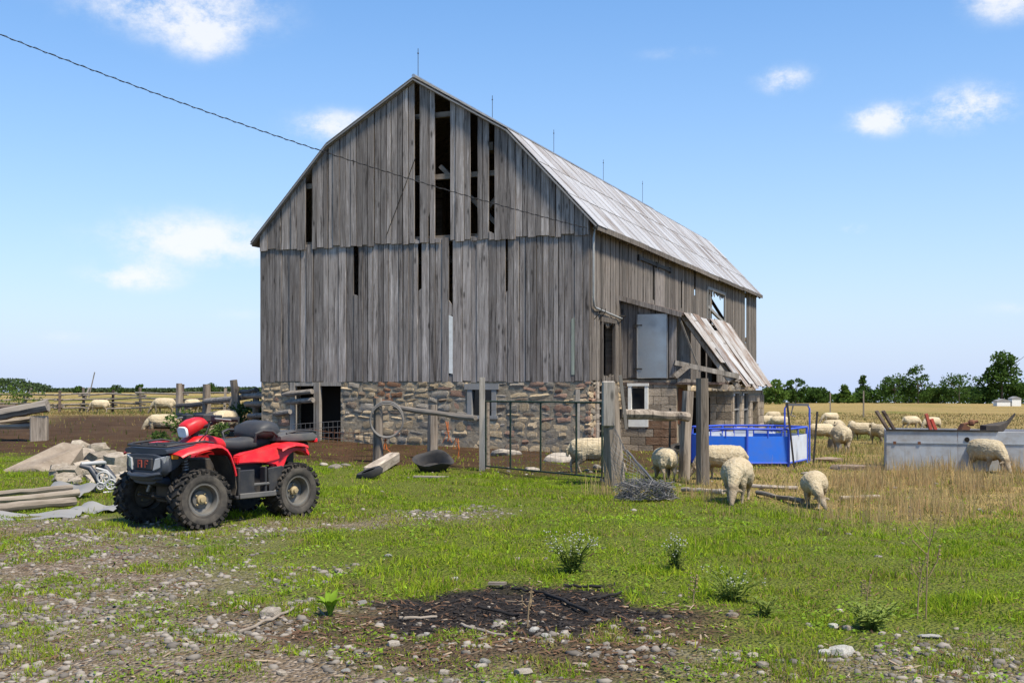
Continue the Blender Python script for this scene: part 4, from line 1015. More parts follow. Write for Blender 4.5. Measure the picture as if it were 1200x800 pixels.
# ------------------------------------------------------------------ posts, rails, gate
def post_mesh(h, r, lean=(0,0), n=9, taper=.9, square=False, top=0):
    m = MB(); pts = []; k = 6
    for i in range(k): 
        q = i/(k-1); pts.append((lean[0]*q, lean[1]*q, -.3+(h+.3)*q))
    if square:
        m.beam(pts[0], pts[-1], r*2, r*1.7); return m
    m.tube(pts, [r*(1.12-(1.12-taper)*i/(k-1)) for i in range(k)], n, .10)
    return m
def post(px, pbot, ptop, r, label, mat='post', lean=(0,0), Y=None, name='fence_post', group=None, square=False):
    p = gp(px, pbot) if Y is None else on((px-600)/1350*Y, Y)
    h = 1.6-(ptop-450)/1350*p.y-p.z
    o = post_mesh(h, r, lean, square=square).build(name, M[mat], None, smooth=30); o.location = p; tag(o, label, 'post', group); return o, p, h
def log(a, b, r, name, label, cat, mat='rail', group=None, n=9, sag=0):
    a, b = Vector(a), Vector(b); d = b-a; L = d.length; k = 8
    m = MB(); m.tube([(L*i/(k-1), random.uniform(-.01,.01), -sag*math.sin(math.pi*i/(k-1))+random.uniform(-.008,.008)) for i in range(k)], [r*random.uniform(.9,1.05) for i in range(k)], n, .08)
    o = m.build(name, M[mat], None, smooth=30); o.location = a; o.rotation_euler = d.to_track_quat('X', 'Z').to_euler(); tag(o, label, cat, group); return o
post(565, 551, 442, .062, 'tall pale post at the hinge side of the green gate', 'post_pale', square=True)
post(575-4, 551, 470, .05, 'short brown post tight behind the tall gate post', 'timber', Y=22.0)
post(443, 541, 466, .10, 'round post with a grey hose loop hung on it', 'post', (.0,.0))
post(507, 531, 474, .11, 'dark stubby post in front of the stone wall', 'post', Y=25)
post(677, 532, 456, .055, 'slim pale post against the stone wall behind the gate', 'post_pale', Y=25.6, square=True)
bp, pg, hg = post(722, 569, 452, .155, 'massive split gatepost wrapped in wire netting', 'post', (-.10,.0))
m = MB(); m.box((-.13,-.10,1.30), (.20,.16,.72)); m.build('slab', M['post_pale'], bp, bevel=.02)
m = MB(); m.beam((.06,-.05,1.75), (.16,-.02,.9), .07, .05); m.build('split_side', M['post_pale'], bp)
post(800, 563, 458, .095, 'leaning post at the end of the thick round rail', 'post', (.10,.05))
post(823, 568, 443, .105, 'tallest straight post beside the grazing sheep', 'post')
log(at(727, 484, 18.3), at(806, 488, 18.9), .082, 'thick_rail', 'thick round rail between the gatepost and the leaning post', 'rail', 'post')
log(at(462, 477, 24.3), at(557, 490, 22.2), .055, 'long_pole', 'thin pole rail slanting down to the gate hinge post', 'rail', 'rail')
# green gate
A = on(-.50, 21.55); B = on(1.50, 18.75); ga = math.atan2(B.y-A.y, B.x-A.x); GL = (B-A).length
gate = thing('metal_gate', 'dark green tubular gate with wire mesh hung between two posts', 'gate', (A.x, A.y, 0), ga)
zt0, zb0, zb1, zt1 = 1.28, .07, .08, 1.30
MB().tube([(0,0,zt0), (GL,0,zt1)], .016, 8).build('top_bar', M['gate_green'], gate); MB().tube([(0,0,zb0), (GL,0,zb1)], .015, 8).build('bottom_bar', M['gate_green'], gate)
for fx in (.005, .235, .50, .79, .985):
    MB().tube([(GL*fx,0,zb0), (GL*fx,0,zt0)], .017, 8).build('upright', M['gate_green'], gate)
m = MB()
for k in range(1, 8): m.tube([(0,0,zb0+k*.15), (GL,0,zb1+k*.15)], .0022, 4)
for k in range(1, 24): m.tube([(GL*k/24,0,zb0), (GL*k/24,0,zt0)], .0022, 4)
m.build('wire_mesh', M['wire'], gate)
# hose loop on the round post
P = gp(443, 541); c = at(453, 493, P.y-.16)
m = MB()
for k, rr_ in enumerate((.33, .345, .35)): m.tube([(math.cos(a)*rr_*(1.02-.02*k), k*.028, math.sin(a)*rr_*1.05+(.02*k)) for a in [2*math.pi*i/28 for i in range(29)]], .017, 6)
o = m.build('hose_coil', M['hose'], None, smooth=True); o.location = c; tag(o, 'loop of grey hose hanging on the round post', 'hose')
# black rubber tub, timber, tyre
P = gp(507, 553); m = MB(); prof = [(.001,.0),(.20,.0),(.235,.02),(.30,.20),(.34,.25),(.345,.27),(.325,.265),(.285,.21),(.22,.04),(.001,.03)]
m.lathe(prof, 28, 'z'); 
vv = []
for x, y, z in m.v:
    q = z/.27; vv.append((x*(1+.12*q), y*(1-.15*q), z-.55*q*(x*x)+.03*math.sin(3*x*4)*q))
m.v = vv; o = m.build('rubber_tub', M['rubber'], None, smooth=True); o.location = P+Vector((0,.1,.02)); o.rotation_euler = (R(24), 0, R(6)); tag(o, 'floppy black rubber feed tub lying in the grass', 'tub')
a, b = gp(433, 558), gp(462, 545); a.z += .07; b.z += .15
m = MB().beam((0,0,0), ((b-a).length,0,0), .22, .20); o = m.build('timber_block', M['plank'], None, bevel=.02); o.location = a; o.rotation_euler = (b-a).to_track_quat('X','Z').to_euler(); tag(o, 'squared timber offcut lying in front of the round post', 'timber')
q = gp(433, 561); o = MB().lathe([(.10,-.07),(.17,-.08),(.20,0),(.17,.08),(.10,.07)], 18, 'z').build('rubber_scrap', M['rubber'], None, smooth=True); o.location = q+Vector((0,0,.09)); o.rotation_euler = (R(14), R(-20), 0); o.scale = (1.25,.6,.8); tag(o, 'black rubber scrap lying against the timber offcut', 'rubber scrap')
p = gp(505, 560); o = MB().box((0,0,.02), (.62,.10,.03)).build('flat_board', M['plank'], None); o.location = p; o.rotation_euler = (0,0,R(-14)); tag(o, 'flat pale board in the grass beside the black tub', 'board')
P = on(4.05, 27.6); o = MB().lathe([(.17,-.08),(.26,-.10),(.31,-.06),(.32,0),(.31,.06),(.26,.10),(.17,.08),(.19,0),(.17,-.08)], 24, 'z').build('old_tyre', M['tyre'], None, smooth=True); o.location = P+Vector((0,0,.12)); o.rotation_euler = (R(18),0,0); tag(o, 'old tyre lying against the stained shed wall', 'tyre')
for px, py, Y, L in ((524,500,24.8,.5), (536,520,24.2,.45), (452,520,23.8,.35)):
    p = at(px, py, Y); m = MB()
    for k in range(5):
        x0 = random.uniform(-.04,.04); m.tube([(x0,0,.12), (x0+random.uniform(-.08,.08),random.uniform(-.05,.05),-.1), (x0+random.uniform(-.12,.12),0,-L*random.uniform(.4,.9)+.1)], .006, 4)
    o = m.build('twine_bundle', M['orange'], None); o.location = p
    tag(o, {524:'frayed orange twine dangling from the slanting pole', 536:'orange twine tuft low beside the tub', 452:'orange twine scrap at the foot of the round post'}[px], 'twine')
# low wire netting left of the round post
a, b = gp(362, 536), gp(441, 541); m = MB(); L = (b-a).length
for k in range(5): m.tube([(0,0,.08+.13*k), (L*.5,.03,.05+.12*k), (L,0,.08+.13*k)], .005, 4)
for k in range(15): m.tube([(L*k/14,0,0), (L*k/14+.05,.02,.62)], .004, 4)
o = m.build('wire_netting', M['rustp'], None); o.location = a; o.rotation_euler = (0,0,math.atan2(b.y-a.y, b.x-a.x)); tag(o, 'low rusty wire netting between quad bike and round post', 'netting')
# crumpled wire netting round the gatepost
def netting(c, sx_, sy_, sz_, n, seed, name, label, r=.0035):
    rs = random.Random(seed); m = MB()
    for k in range(n):
        a0 = rs.uniform(0, 6.28); ph = rs.uniform(0, 6.28); pts = []
        for i in range(14):
            a = a0+i*.42; rr = .75+.3*math.sin(i*1.7+ph); pts.append((math.cos(a)*sx_*rr*rs.uniform(.9,1.1), math.sin(a)*sy_*rr, sz_*(.5+.5*math.sin(i*.9+ph))*rs.uniform(.6,1.0)+.02))
        m.tube(pts, r, 4, cap=False)
    o = m.build(name, M['wire'], None); o.location = c; tag(o, label, 'wire netting'); return o
netting(gp(757, 586), .42, .26, .28, 46, 3, 'netting_heap', 'crumpled grey wire netting heap in the grass by the gatepost', .004)
m = MB(); c0 = gp(728, 572)
def drape(u, v): return (-.16+.62*u+.22*u*(1-v)+.03*math.sin(9*v+4*u), -.19-.10*math.sin(3.1*u)+.05*math.sin(7*u+5*v), max(.02, (1.02-.95*u**.8)*v+.02*math.sin(11*u+6*v)))
for k in range(15): m.tube([drape(i/14, k/14) for i in range(15)], .0035, 4, cap=False); m.tube([drape(k/14, i/14) for i in range(15)], .0035, 4, cap=False)
o = m.build('netting_wrap', M['wire'], None); o.location = c0; tag(o, 'wire netting sheet sagging from the massive gatepost to the ground', 'wire netting')
o = log(at(735, 528, 18.2), gp(775, 578)+Vector((0,0,.05)), .02, 'stay_wire', 'wire stay running from the gatepost to the ground', 'wire', 'wire')
# boards lying in the grass near the sheep
for px0, py0, px1, py1, r, lab in ((800,577,848,580,.035,'pale board lying at the foot of the leaning post'), (888,582,940,592,.035,'weathered stick lying left of the lone sheep'), (985,588,1030,586,.03,'short stick in dry grass right of the lone sheep'), (868,572,935,576,.03,'long thin pole lying in dry grass behind the lone sheep')):
    a, b = gp(px0, py0), gp(px1, py1); a.z += .05; b.z += .05; log(a, b, r, 'fallen_stick', lab, 'stick', 'plank')

# ------------------------------------------------------------------ blue sheep pen
pc = on(4.75, 23.2); pen = thing('sheep_pen', 'blue sheeted metal sheep pen with white inner panels in front of shed', 'pen', pc)
ring = [(-.95,.95,'w'), (-.86,-.1,'b'), (.62,-.45,'b'), (1.35,.45,'w2'), (1.25,1.35,'w'), (.25,1.75,'w')]
ring = [(-.98,.9), (-.9,-.15), (-.1,-.42), (.72,-.42), (1.38,.75), (.9,1.6), (-.2,1.7)]
kinds = ['b','b','b','w','w','w','b']; H = .74
for i, (x, y) in enumerate(ring):
    x2, y2 = ring[(i+1) % len(ring)]
    MB().beam((x*.985+x2*.015, y*.985+y2*.015, .33), (x2*.985+x*.015, y2*.985+y*.015, .33), .54, .012, math.pi/2).build('panel', M['blue' if kinds[i] == 'b' else 'whitep'], pen)
    MB().tube([(x,y,-.05), (x,y,H)], .028, 8).build('corner_upright', M['bluetube'], pen)
    for z_ in (H, .07): MB().tube([(x,y,z_), (x2,y2,z_)], .022, 8).build('rail', M['bluetube'], pen)
    for k in (.5,): MB().tube([(x+(x2-x)*k, y+(y2-y)*k, .58), (x+(x2-x)*k, y+(y2-y)*k, H)], .016, 6).build('spindle', M['bluetube'], pen)
m = MB(); m.box((.0,.6,.35), (.9,.02,.5), .3); m.box((.35,1.1,.4), (.8,.02,.55), -.2); m.build('inner_panel', M['whitep'], pen)
for ax_, ay_, an_ in ((-.45,.35,.5), (.45,.25,-.6), (.7,.95,1.1), (-.3,1.2,.1)):
    MB().box((ax_,ay_,.38), (.6,.02,.5), an_).build('inner_panel', M['whitep' if an_ > 0 else 'blue'], pen)
    for k in (-.3, 0, .3): MB().tube([(ax_+k*math.cos(an_), ay_+k*math.sin(an_), .1), (ax_+k*math.cos(an_), ay_+k*math.sin(an_), .76)], .014, 6).build('spindle', M['bluetube'], pen)
m = MB(); m.tube([(-.6,.7,.66), (0,.75,.72), (.7,.9,.66)], .02, 6); m.tube([(-.5,.3,.7), (.1,.1,.74), (.8,.3,.68)], .02, 6); m.build('inner_rail', M['bluetube'], pen)
m = MB(); x0, x1, y_ = .98, 1.50, 1.0
m.tube([(x0,y_,-.1), (x0,y_,1.12), (x0+.05,y_,1.2), (x1-.05,y_,1.2), (x1,y_,1.12), (x1,y_,-.1)], .019, 8); m.build('hoop_frame', M['bluetube'], pen, smooth=True)
m = MB(); m.beam((x0+.02,y_,1.2), (x1-.02,y_,1.2), .06, .05); m.tube([(x0+.18,y_,1.2), (x0+.12,y_-.02,.98), (x0+.22,y_,.95)], .014, 5); m.build('latch_bar', M['wire'], pen)
for px, pb, ptp, lx, lab in ((784,562,478,.02,'dark steel stake between tall post and blue pen'), (932,548,472,-.16,'dark leaning stake in front of the blue pen corner'), (952,547,482,.10,'dark stake just right of the blue hoop'), (975,525,494,.10,'left of the two dark stakes at the stump'), (984,525,500,.12,'right of the two dark stakes at the stump')):
    p = gp(px, pb); h = 1.6-(ptp-450)/1350*p.y-p.z; m = MB(); m.beam((0,0,-.2), (lx,0,h), .035, .03); m.beam((0,.02,-.2), (lx,.02,h), .012, .03); o = m.build('steel_stake', M['black_iron'], None); o.location = p; tag(o, lab, 'stake', 'steel fence stakes')
p = gp(978, 528); m = MB(); m.tube([(0,0,-.1), (0,0,.2), (.02,0,.36)], [.25,.22,.21], 12, .08); o = m.build('tree_stump', M['post'], None, smooth=30); o.location = p; tag(o, 'low weathered stump between dark stakes', 'stump')
for px, py, L, an, lab in ((968,541,.9,.2,'flat grey slab below the stump'), (1002,550,1.1,-.1,'wide stone slab left of the tank')):
    p = gp(px, py); o = obj('flat_slab', random.choice(SV['stone_brown'])); o.location = p+Vector((0,0,.02)); o.scale = (L*.4,.25,.07); o.rotation_euler = (0,0,an); tag(o, lab, 'stone')
# far fence wires / poles right
# ------------------------------------------------------------------ grey metal tank with scrap
ta = on(6.95, 21.4); tank = thing('metal_tank', 'long low grey galvanised tank standing in tall dry grass', 'tank', ta, R(-17))
TL = 6.2; TH = .74
for k in range(5):
    m = MB(); m.box((TL*(k+.5)/5, 0, TH/2), (TL/5-.006, .03, TH)); m.build('side_panel', M['tank'], tank, bevel=.004)
for x in (0, TL): MB().box((x,.7,TH/2), (.03,1.4,TH)).build('end_panel', M['tank'], tank)
m = MB(); m.box((TL/2,1.4,TH/2), (TL,.03,TH)); m.build('back_panel', M['tank'], tank)
m = MB(); m.box((TL/2,.7,.05), (TL,1.4,.04)); m.build('tank_floor', M['rustp'], tank)
m = MB(); m.box((TL*.155,-.005,TH+.012), (TL*.31,.06,.03)); m.box((TL*.90,-.005,TH+.012), (TL*.2,.06,.03)); m.build('rim_bar', M['black_iron'], tank)
m = MB(); m.box((TL*.65,-.005,TH+.008), (TL*.3,.05,.02)); m.build('rim_bar', M['tank'], tank)
m = MB(); m.box((TL/2,-.022,TH*.70), (TL,.012,.016)); m.build('seam', M['galv'], tank)
m = MB(); m.lathe([(.001,-.03),(.045,-.03),(.045,-.01)], 14, 'y', (1.40,0,TH*.80)); m.build('drain_hole_disc', M['dark'], tank)  # solid disc, the hole's shade is only its dark colour
for x in (.15, .58): MB().box((x,-.025,TH*.70), (.05,.02,.05)).build('bolt', M['rustp'], tank)
T = Matrix.Rotation(R(-17), 3, 'Z')
def tpos(x, y, z): return ta+T @ Vector((x, y, z))
for k, (x0, dx, lab) in enumerate(((.42,-.62,'left of the dark planks leaning out of the tank'), (.52,-.60,'right of the dark planks leaning out of the tank'))):
    m = MB().beam((0,0,0), (dx,0,1.0), .12, .04); o = m.build('leaning_plank', M['dark_plank'], None); o.location = tpos(x0, .3+.1*k, .1); tag(o, lab, 'plank')
for k, (x0, dx, lab) in enumerate(((.98,-.28,'left red iron bar sticking out of the tank'), (1.12,-.32,'right red iron bar sticking out of the tank'))):
    m = MB().beam((0,0,0), (dx,0,.95-.1*k), .07, .05); o = m.build('red_bar', M['redpaint'], None); o.location = tpos(x0, .4+.12*k, .1); tag(o, lab, 'iron bar')
m = MB(); m.loft([[Vector((x, y, z)) for x, y, z in r] for r in ([(0,-.2,0),(0,.2,0),(0,.2,.3),(0,-.2,.3)], [(.35,-.18,.02),(.35,.18,.02),(.35,.18,.36),(.35,-.18,.30)], [(.62,-.05,.30),(.62,.05,.30),(.62,.05,.42),(.62,-.05,.40)], [(.82,-.02,.56),(.82,.02,.56),(.82,.02,.62),(.82,-.02,.62)])])
o = m.build('scrap_scoop', M['mech'], None); o.location = tpos(1.72, .5, .62); o.scale = (.72,.72,.72); tag(o, 'dark scoop-shaped scrap with handle sticking up from the tank', 'scrap')
m = MB(); m.box((0,0,.15), (.14,.2,.3), Matrix.Rotation(.5,3,'Y')); m.ball((.18,0,.33), .07, 8, 5); m.tube([(-.1,0,0), (.02,0,.3), (.3,0,.36)], .03, 6); o = m.build('scrap_lump', M['rustp'], None); o.location = tpos(1.35, .5, .55); tag(o, 'rusty scrap lump beside the scoop in the tank', 'scrap')

# ------------------------------------------------------------------ left side: rubble, slab, sheets, timber crib, fences
a = gp(2, 552); m = MB()
vs = [(0,0,-.1),(1.05,.1,-.1),(1.0,1.3,-.1),(.0,1.1,-.1),(-.05,0,.02),(.55,.05,.10),(1.0,1.25,.42),(.62,1.2,.50)]
m.add(vs, [(3,2,1,0),(4,5,6,7),(0,1,5,4),(1,2,6,5),(2,3,7,6),(3,0,4,7)]); o = m.build('concrete_slab', M['concrete'], None, bevel=.03); o.location = gp(3, 553); tag(o, 'tilted slab of old concrete beside the rubble', 'slab')
PV = matted(stone_variants(12, .12, .24, 5), ('pile_stone', 'field_stone', 'white_stone'))
RUB = 'broken stones heaped beside the concrete slab'
ORD = ('first','second','third','fourth','fifth','sixth','seventh','eighth')
RC = {}
for i, (px, py, w, h) in enumerate(sorted(((70,548,.20,.13),(88,550,.22,.12),(107,549,.24,.15),(125,551,.22,.13),(140,552,.18,.12),(62,540,.2,.12),(80,540,.24,.14),(100,538,.26,.15),(120,540,.26,.14),(138,543,.2,.14),(95,532,.24,.13),(112,531,.22,.12),(76,556,.16,.09),(132,559,.15,.09),(112,560,.17,.08),(146,540,.2,.13),(150,556,.16,.10),(88,558,.13,.07)))):
    row = 'topmost' if py < 535 else ('middle' if py < 546 else ('front' if py < 555 else 'lowest')); RC[row] = RC.get(row, 0)+1
    p = gp(px, min(py+8, 566)); o = obj('rubble_stone', random.choice(PV['pile_stone'])); o.location = (p.x, p.y, p.z+h*.55+(.09 if py < 545 else 0)+(.07 if py < 535 else 0)); o.scale = (w*1.15, w*.9, h*1.05); o.rotation_euler = (random.uniform(-.3,.3), random.uniform(-.3,.3), random.uniform(0,6)); tag(o, ORD[RC[row]-1]+' tan stone from the left in the '+row+' row of the rubble heap', 'stone', RUB)
# sheets and poles on the ground at the left edge
p = gp(30, 612)
for i, (px, py, L, wd_, an, lift, lab) in enumerate(((20,609,1.35,.36,4,.0,'grey metal sheet under the poles at left edge'), (112,600,.62,.40,-10,.01,'pale grey metal sheet close to the front quad wheel'), (75,582,.9,.35,-28,.05,'tilted metal sheet sticking up behind the poles'))):
    q = gp(px, py); m = MB(); n = 10; R0 = [[Vector((L*(i_/n-.5), wd_*(j/4-.5), .03*math.sin(i_*.9)+.02*math.sin(j*1.9))) for j in range(5)] for i_ in range(n+1)]
    o = sheet(R0, .004, 'metal_sheet', M['sheetm'], None); o.location = q+Vector((0,.1,lift+.03)); o.rotation_euler = (R(6 if i != 2 else 24), 0, R(an)); tag(o, lab, 'metal sheet')
for a, b, r, lab in (((-30,590),(84,581),.045,'rearmost pole on the metal sheets at left edge'), ((-25,598),(92,588),.05,'middle pole lying on the metal sheets at left edge'), ((-30,608),(88,598),.06,'thick front pole lying on the metal sheets')):
    A_, B_ = gp(*a), gp(*b); A_.z += .10; B_.z += .12; log(A_, B_, r, 'scrap_pole', lab, 'pole', 'plank')
# silver machine part
p = gp(112, 577); sp = thing('machine_part', 'silver and black discarded machine part standing beside the quad bike', 'machine part', p, R(12))
m = MB(); m.tube([(-.22,0,.40), (-.08,0,.36), (.02,-.03,.22), (.10,-.05,.05)], [.03,.045,.05,.04], 8); m.tube([(-.02,.22,.40), (.12,.22,.34), (.24,.20,.18)], .04, 8); m.tube([(-.24,-.02,.03), (.0,-.04,.06)], .06, 8); m.build('black_strut', M['bluep'], sp, smooth=True)
m = MB(); m.tube([(-.20,0,.42), (.08,.1,.43), (.10,.2,.42)], .03, 8); m.build('cross_bar', M['silver'], sp, smooth=True)
m = MB()
for cx, cz, rr in ((.12,.22,.085), (.22,.12,.07), (.08,.10,.05)):
    m.tube([(cx+rr*math.cos(a), -.08, cz+rr*math.sin(a)) for a in [2*math.pi*k/16 for k in range(17)]], .018, 6)
    for k in range(5): m.tube([(cx,-.08,cz), (cx+rr*math.cos(k*1.257), -.08, cz+rr*math.sin(k*1.257))], .011, 5)
m.tube([(.02,-.07,.36), (.16,-.07,.32), (.27,-.06,.2), (.28,-.06,.02), (.12,-.08,-.0)], .022, 6); m.build('lattice_plate', M['silver'], sp, smooth=True)
MB().lathe([(.02,-.03),(.07,-.03),(.075,0),(.07,.03),(.02,.03)], 14, 'y', (-.26,-.05,.07)).build('roller', M['rubber'], sp)
# timber crib on the left
A_, B_ = at(-14, 488, 29.5), at(56, 475, 29.5)
log(A_, B_, .16, 'heavy_log', 'heavy squared log resting on a short post, far left', 'log', 'rail', n=7)
P = on((46-600)/1350*29.6, 29.6); o = MB().box((0,0,.15), (.42,.3,.95)).build('prop_block', M['post'], None, bevel=.03); o.location = P; o.rotation_euler = (0,0,.2); tag(o, 'short thick block propping up the heavy log', 'block')
for i, (a, b, Y, lab) in enumerate((((-10,496),(40,490),29.9,'upper loose plank under the heavy log'), ((-10,490),(36,497),30.0,'slanting loose plank under the heavy log'), ((-10,500),(44,499),29.8,'lowest loose plank under the heavy log'), ((-20,478),(18,476),33.5,'pale plank left behind the heavy log'))):
    log(at(*a, Y), at(*b, Y), .07, 'loose_plank', lab, 'plank', 'dark_plank' if i % 2 else 'plank', n=5)
# far split-rail fence
ff = thing('rail_fence', 'long low split-rail fence across the far left field', 'fence', on(-29, 66))
def ffp(px, Y): p = on((px-600)/1350*Y, Y); return p-ff.location
xs = [(-14,70),(30,69),(69,68),(98,69),(131,68),(165,67),(214,64),(262,61)]
for i, (px, Y) in enumerate(xs):
    p = ffp(px, Y); m = MB(); m.beam(p+Vector((random.uniform(-.1,.1),0,-.2)), p+Vector((random.uniform(-.15,.15),0,1.35+random.uniform(-.1,.25))), .13, .12); m.build('post', M['post' if i % 2 else 'dark_plank'], ff)
    if i in (3, 1): MB().beam(p+Vector((-.3,0,0)), p+Vector((.35,0,1.5)), .1, .1).build('brace', M['post_pale'], ff)
for (a, Ya), (b, Yb) in zip(xs, xs[1:]):
    p, q = ffp(a, Ya), ffp(b, Yb)
    for k in range(4):
        z = .28+.27*k; MB().tube([p+Vector((-.3,0,z+random.uniform(-.1,.1))), q+Vector((.3,0,z+random.uniform(-.1,.1)))], .058, 6, .1).build('rail', M['rail' if k % 2 else 'plank'], ff)
MB().beam(ffp(104,68)+Vector((0,0,.9)), ffp(111,68)+Vector((0,0,2.4)), .05, .05).build('stake', M['post_pale'], ff)
# nearer pole fence running to the barn's left corner
pf = thing('pole_fence', 'pole fence with leaning posts running to the left barn corner', 'fence', on(-9.0, 32))
def pfp(px, Y): return on((px-600)/1350*Y, Y)-pf.location
for px, Y, tp, r, lx in ((210,44,449,.14,0),(242,38,450,.15,0),(281,33,445,.12,-.18),(264,34,452,.09,.35),(300,31.5,455,.10,0)):
    p = pfp(px, Y); h = 1.6-(tp-450)/1350*Y-(p.z+pf.location.z); MB().tube([p+Vector((0,0,-.2)), p+Vector((lx*.5,0,h*.5)), p+Vector((lx,0,h))], [r,r*.95,r*.85], 8, .1).build('post', M['post'], pf, smooth=30)
W0 = lambda px, py, Y: at(px, py, Y)-pf.location
for a, Ya, b, Yb, r in (((240,470),38,(305,462),31.2,.09), ((245,486),38,(305,474),31.2,.09), ((208,475),44,(245,472),38,.09), ((208,486),44,(245,484),38,.08), ((284,464),31.2,(366,458.5),29.35,.07), ((288,473),31.2,(367,468.5),29.35,.075), ((292,487),31.2,(340,482),29.6,.07), ((282,459),33,(300,456),31.2,.06)):
    MB().tube([W0(*a, Ya), (W0(*a, Ya)+W0(*b, Yb))/2+Vector((0,0,-.03)), W0(*b, Yb)], [r,r*.95,r*.9], 8, .08).build('rail', M['rail'], pf, smooth=30)
# wire across the lower left barn opening
m = MB(); A_, B_ = at(342,497,29.3), at(401,493,29.0)
for k in range(5): m.tube([A_+Vector((0,0,-.14*k)), B_+Vector((0,0,-.14*k))], .006, 4)
for k in range(12): q = A_.lerp(B_, k/11); m.tube([q, q+Vector((0,0,-.58))], .005, 4)
o = m.build('opening_netting', M['wire'], None); tag(o, 'wire netting across the dark left doorway of the stone base', 'netting')
# overhead cable to the barn corner
P0, P1 = Vector((1.75, 26.75, 5.22)), Vector((-8.9, 20.0, 7.72)); d = P1-P0; pts = []
for k in range(60):
    u = k/59*1.5; q = P0+d*u; q.z += -.85*u*(1.06-u)+.0
    pts.append(q)
m = MB(); m.tube(pts, .007, 6); 
tw_ = [p+Vector((0, math.cos(i*1.9)*.02, math.sin(i*1.9)*.02)) for i, p in enumerate([pts[j//4].lerp(pts[min(59, j//4+1)], (j % 4)/4) for j in range(236)])]; m.tube(tw_, .0055, 5)
o = m.build('overhead_cable', M['cable'], None); tag(o, 'twisted black overhead cable running to the barn corner', 'cable')
# ------------------------------------------------------------------ trees
def leaf_cloud(pts, size, rs):
    n = len(pts); c = np.asarray(pts); a = rs.normal(size=(n,3)); a /= np.linalg.norm(a, axis=1)[:, None]
    b = np.cross(a, rs.normal(size=(n,3))); b /= np.linalg.norm(b, axis=1)[:, None]
    s = (size*rs.uniform(.6, 1.3, n))[:, None]
    v = np.stack([c-a*s*.5, c+b*s*.32, c+a*s*.5, c-b*s*.32], 1).reshape(-1, 3)
    return v, np.arange(4*n).reshape(-1, 4)
def crown(kind, H, Wd, n, seed, size):
    rs = np.random.RandomState(seed); pts = []; nc = {'round': 34, 'spire': 36, 'poplar': 26, 'open': 36, 'bush': 16}[kind]
    base = {'round': .08, 'spire': .08, 'poplar': .08, 'open': .14, 'bush': .02}[kind]
    for k in range(nc):
        q = rs.uniform(0, 1); z = base+(1-base)*q
        env = {'round': math.sqrt(max(.05, 1-((q-.42)/.62)**2)), 'spire': (1-q)*.95+.08, 'poplar': .85*math.sin(math.pi*(.12+.82*q)), 'open': math.sqrt(max(.04, 1-((q-.5)/.58)**2)), 'bush': math.sqrt(max(.1, 1-q*q))}[kind]
        a = rs.uniform(0, 6.28); rr = Wd*.5*env*math.sqrt(rs.uniform(.15, 1)); c = np.array([math.cos(a)*rr, math.sin(a)*rr, z*H])
        cr = Wd*(.13+.10*rs.uniform())*(1.0 if kind != 'open' else .8)
        m = int(n/nc*rs.uniform(.5, 1.5)); d = rs.normal(size=(m,3)); d /= np.linalg.norm(d, axis=1)[:, None]
        pts.append(c+d*cr*(rs.uniform(.35, 1, m)**.5)[:, None]*np.array([1,1,.72]))
    return leaf_cloud(np.concatenate(pts), size, rs)
def tree(p, kind, H, Wd, seed, mat, label, group, n=900, size=.5):
    o = thing('field_tree', label, 'tree', p, 0, group)
    v, f = crown(kind, H, Wd, n, seed, size); obj('crown', npmesh('crown', v, f, M[mat]), o)
    rs = random.Random(seed); m = MB(); m.tube([(0,0,-.3), (rs.uniform(-.1,.1),0,H*.3), (rs.uniform(-.2,.2),rs.uniform(-.2,.2),H*.6), (0,0,H*.88)], [H*.028,H*.022,H*.014,H*.004], 7)
    for k in range(6):
        a = rs.uniform(0, 6.28); z = H*rs.uniform(.25,.7); L = Wd*.38; m.tube([(0,0,z), (math.cos(a)*L*.5, math.sin(a)*L*.5, z+L*.3), (math.cos(a)*L, math.sin(a)*L, z+L*.7)], [H*.012,H*.008,H*.003], 5)
    m.build('trunk', M['bark'], o); return o
TG = 'tree line beyond the right-hand field'
def rt(px, ytop, Y, kind, wpx, mat, label, seed, n=1700):
    p = on((px-600)/1350*Y, Y); H = 1.6-(ytop-450)/1350*Y-p.z; tree(p, kind, H, wpx/1350*Y, seed, mat, label, TG, n, max(.45, H*.075))
for a in ((909,447,215,'round',30,'leaf_a','tree directly beside the shed roof edge',1), (932,444,225,'open',26,'leaf_b','dark open tree second from the shed',2), (960,457,230,'round',28,'leaf_b','low rounded tree above the blue hoop',3),
          (990,452,225,'spire',20,'leaf_a','small pointed tree between hoop and tank',4), (1012,441,235,'spire',20,'leaf_b','slim tree with a loose tufted top',5), (1048,442,225,'round',40,'leaf_b','dense dark tree left of the twin-topped tree',6),
          (1076,432,225,'round',36,'leaf_b','tall narrow tree with a knobbed top behind the tank',7), (1098,455,230,'round',28,'leaf_c','lighter green tree behind the scoop scrap',8), (1124,443,225,'round',54,'leaf_b','broad dark tree left of the tallest tree',9),
          (1174,418,215,'spire',66,'leaf_b','tallest layered tree at the right edge',10,3000), (1204,452,215,'round',40,'leaf_b','tree cut off by the right picture edge',11)):
    rt(*a)
rs = np.random.RandomState(77); pts = []
for px in np.arange(892, 1300, 3.2):
    Y = 236+rs.uniform(-5, 8); x = (px-600)/1350*Y; h = 1.1+1.9*fbm(np.array(px*.045), np.array(1.0), 91, 3)*1.3+(.8 if px > 1030 else 0); z0 = hz(x, Y)
    m = 70; pts.append(np.stack([x+rs.normal(0, .9, m), Y+rs.normal(0, 1.2, m), z0+h*rs.uniform(0, 1, m)**.8], 1))
v, f = leaf_cloud(np.concatenate(pts), .75, rs); o = obj('hedge', npmesh('hedge', v, f, M['leaf_b'])); tag(o, 'low continuous hedge under the right-hand trees', 'hedge', kind='stuff')
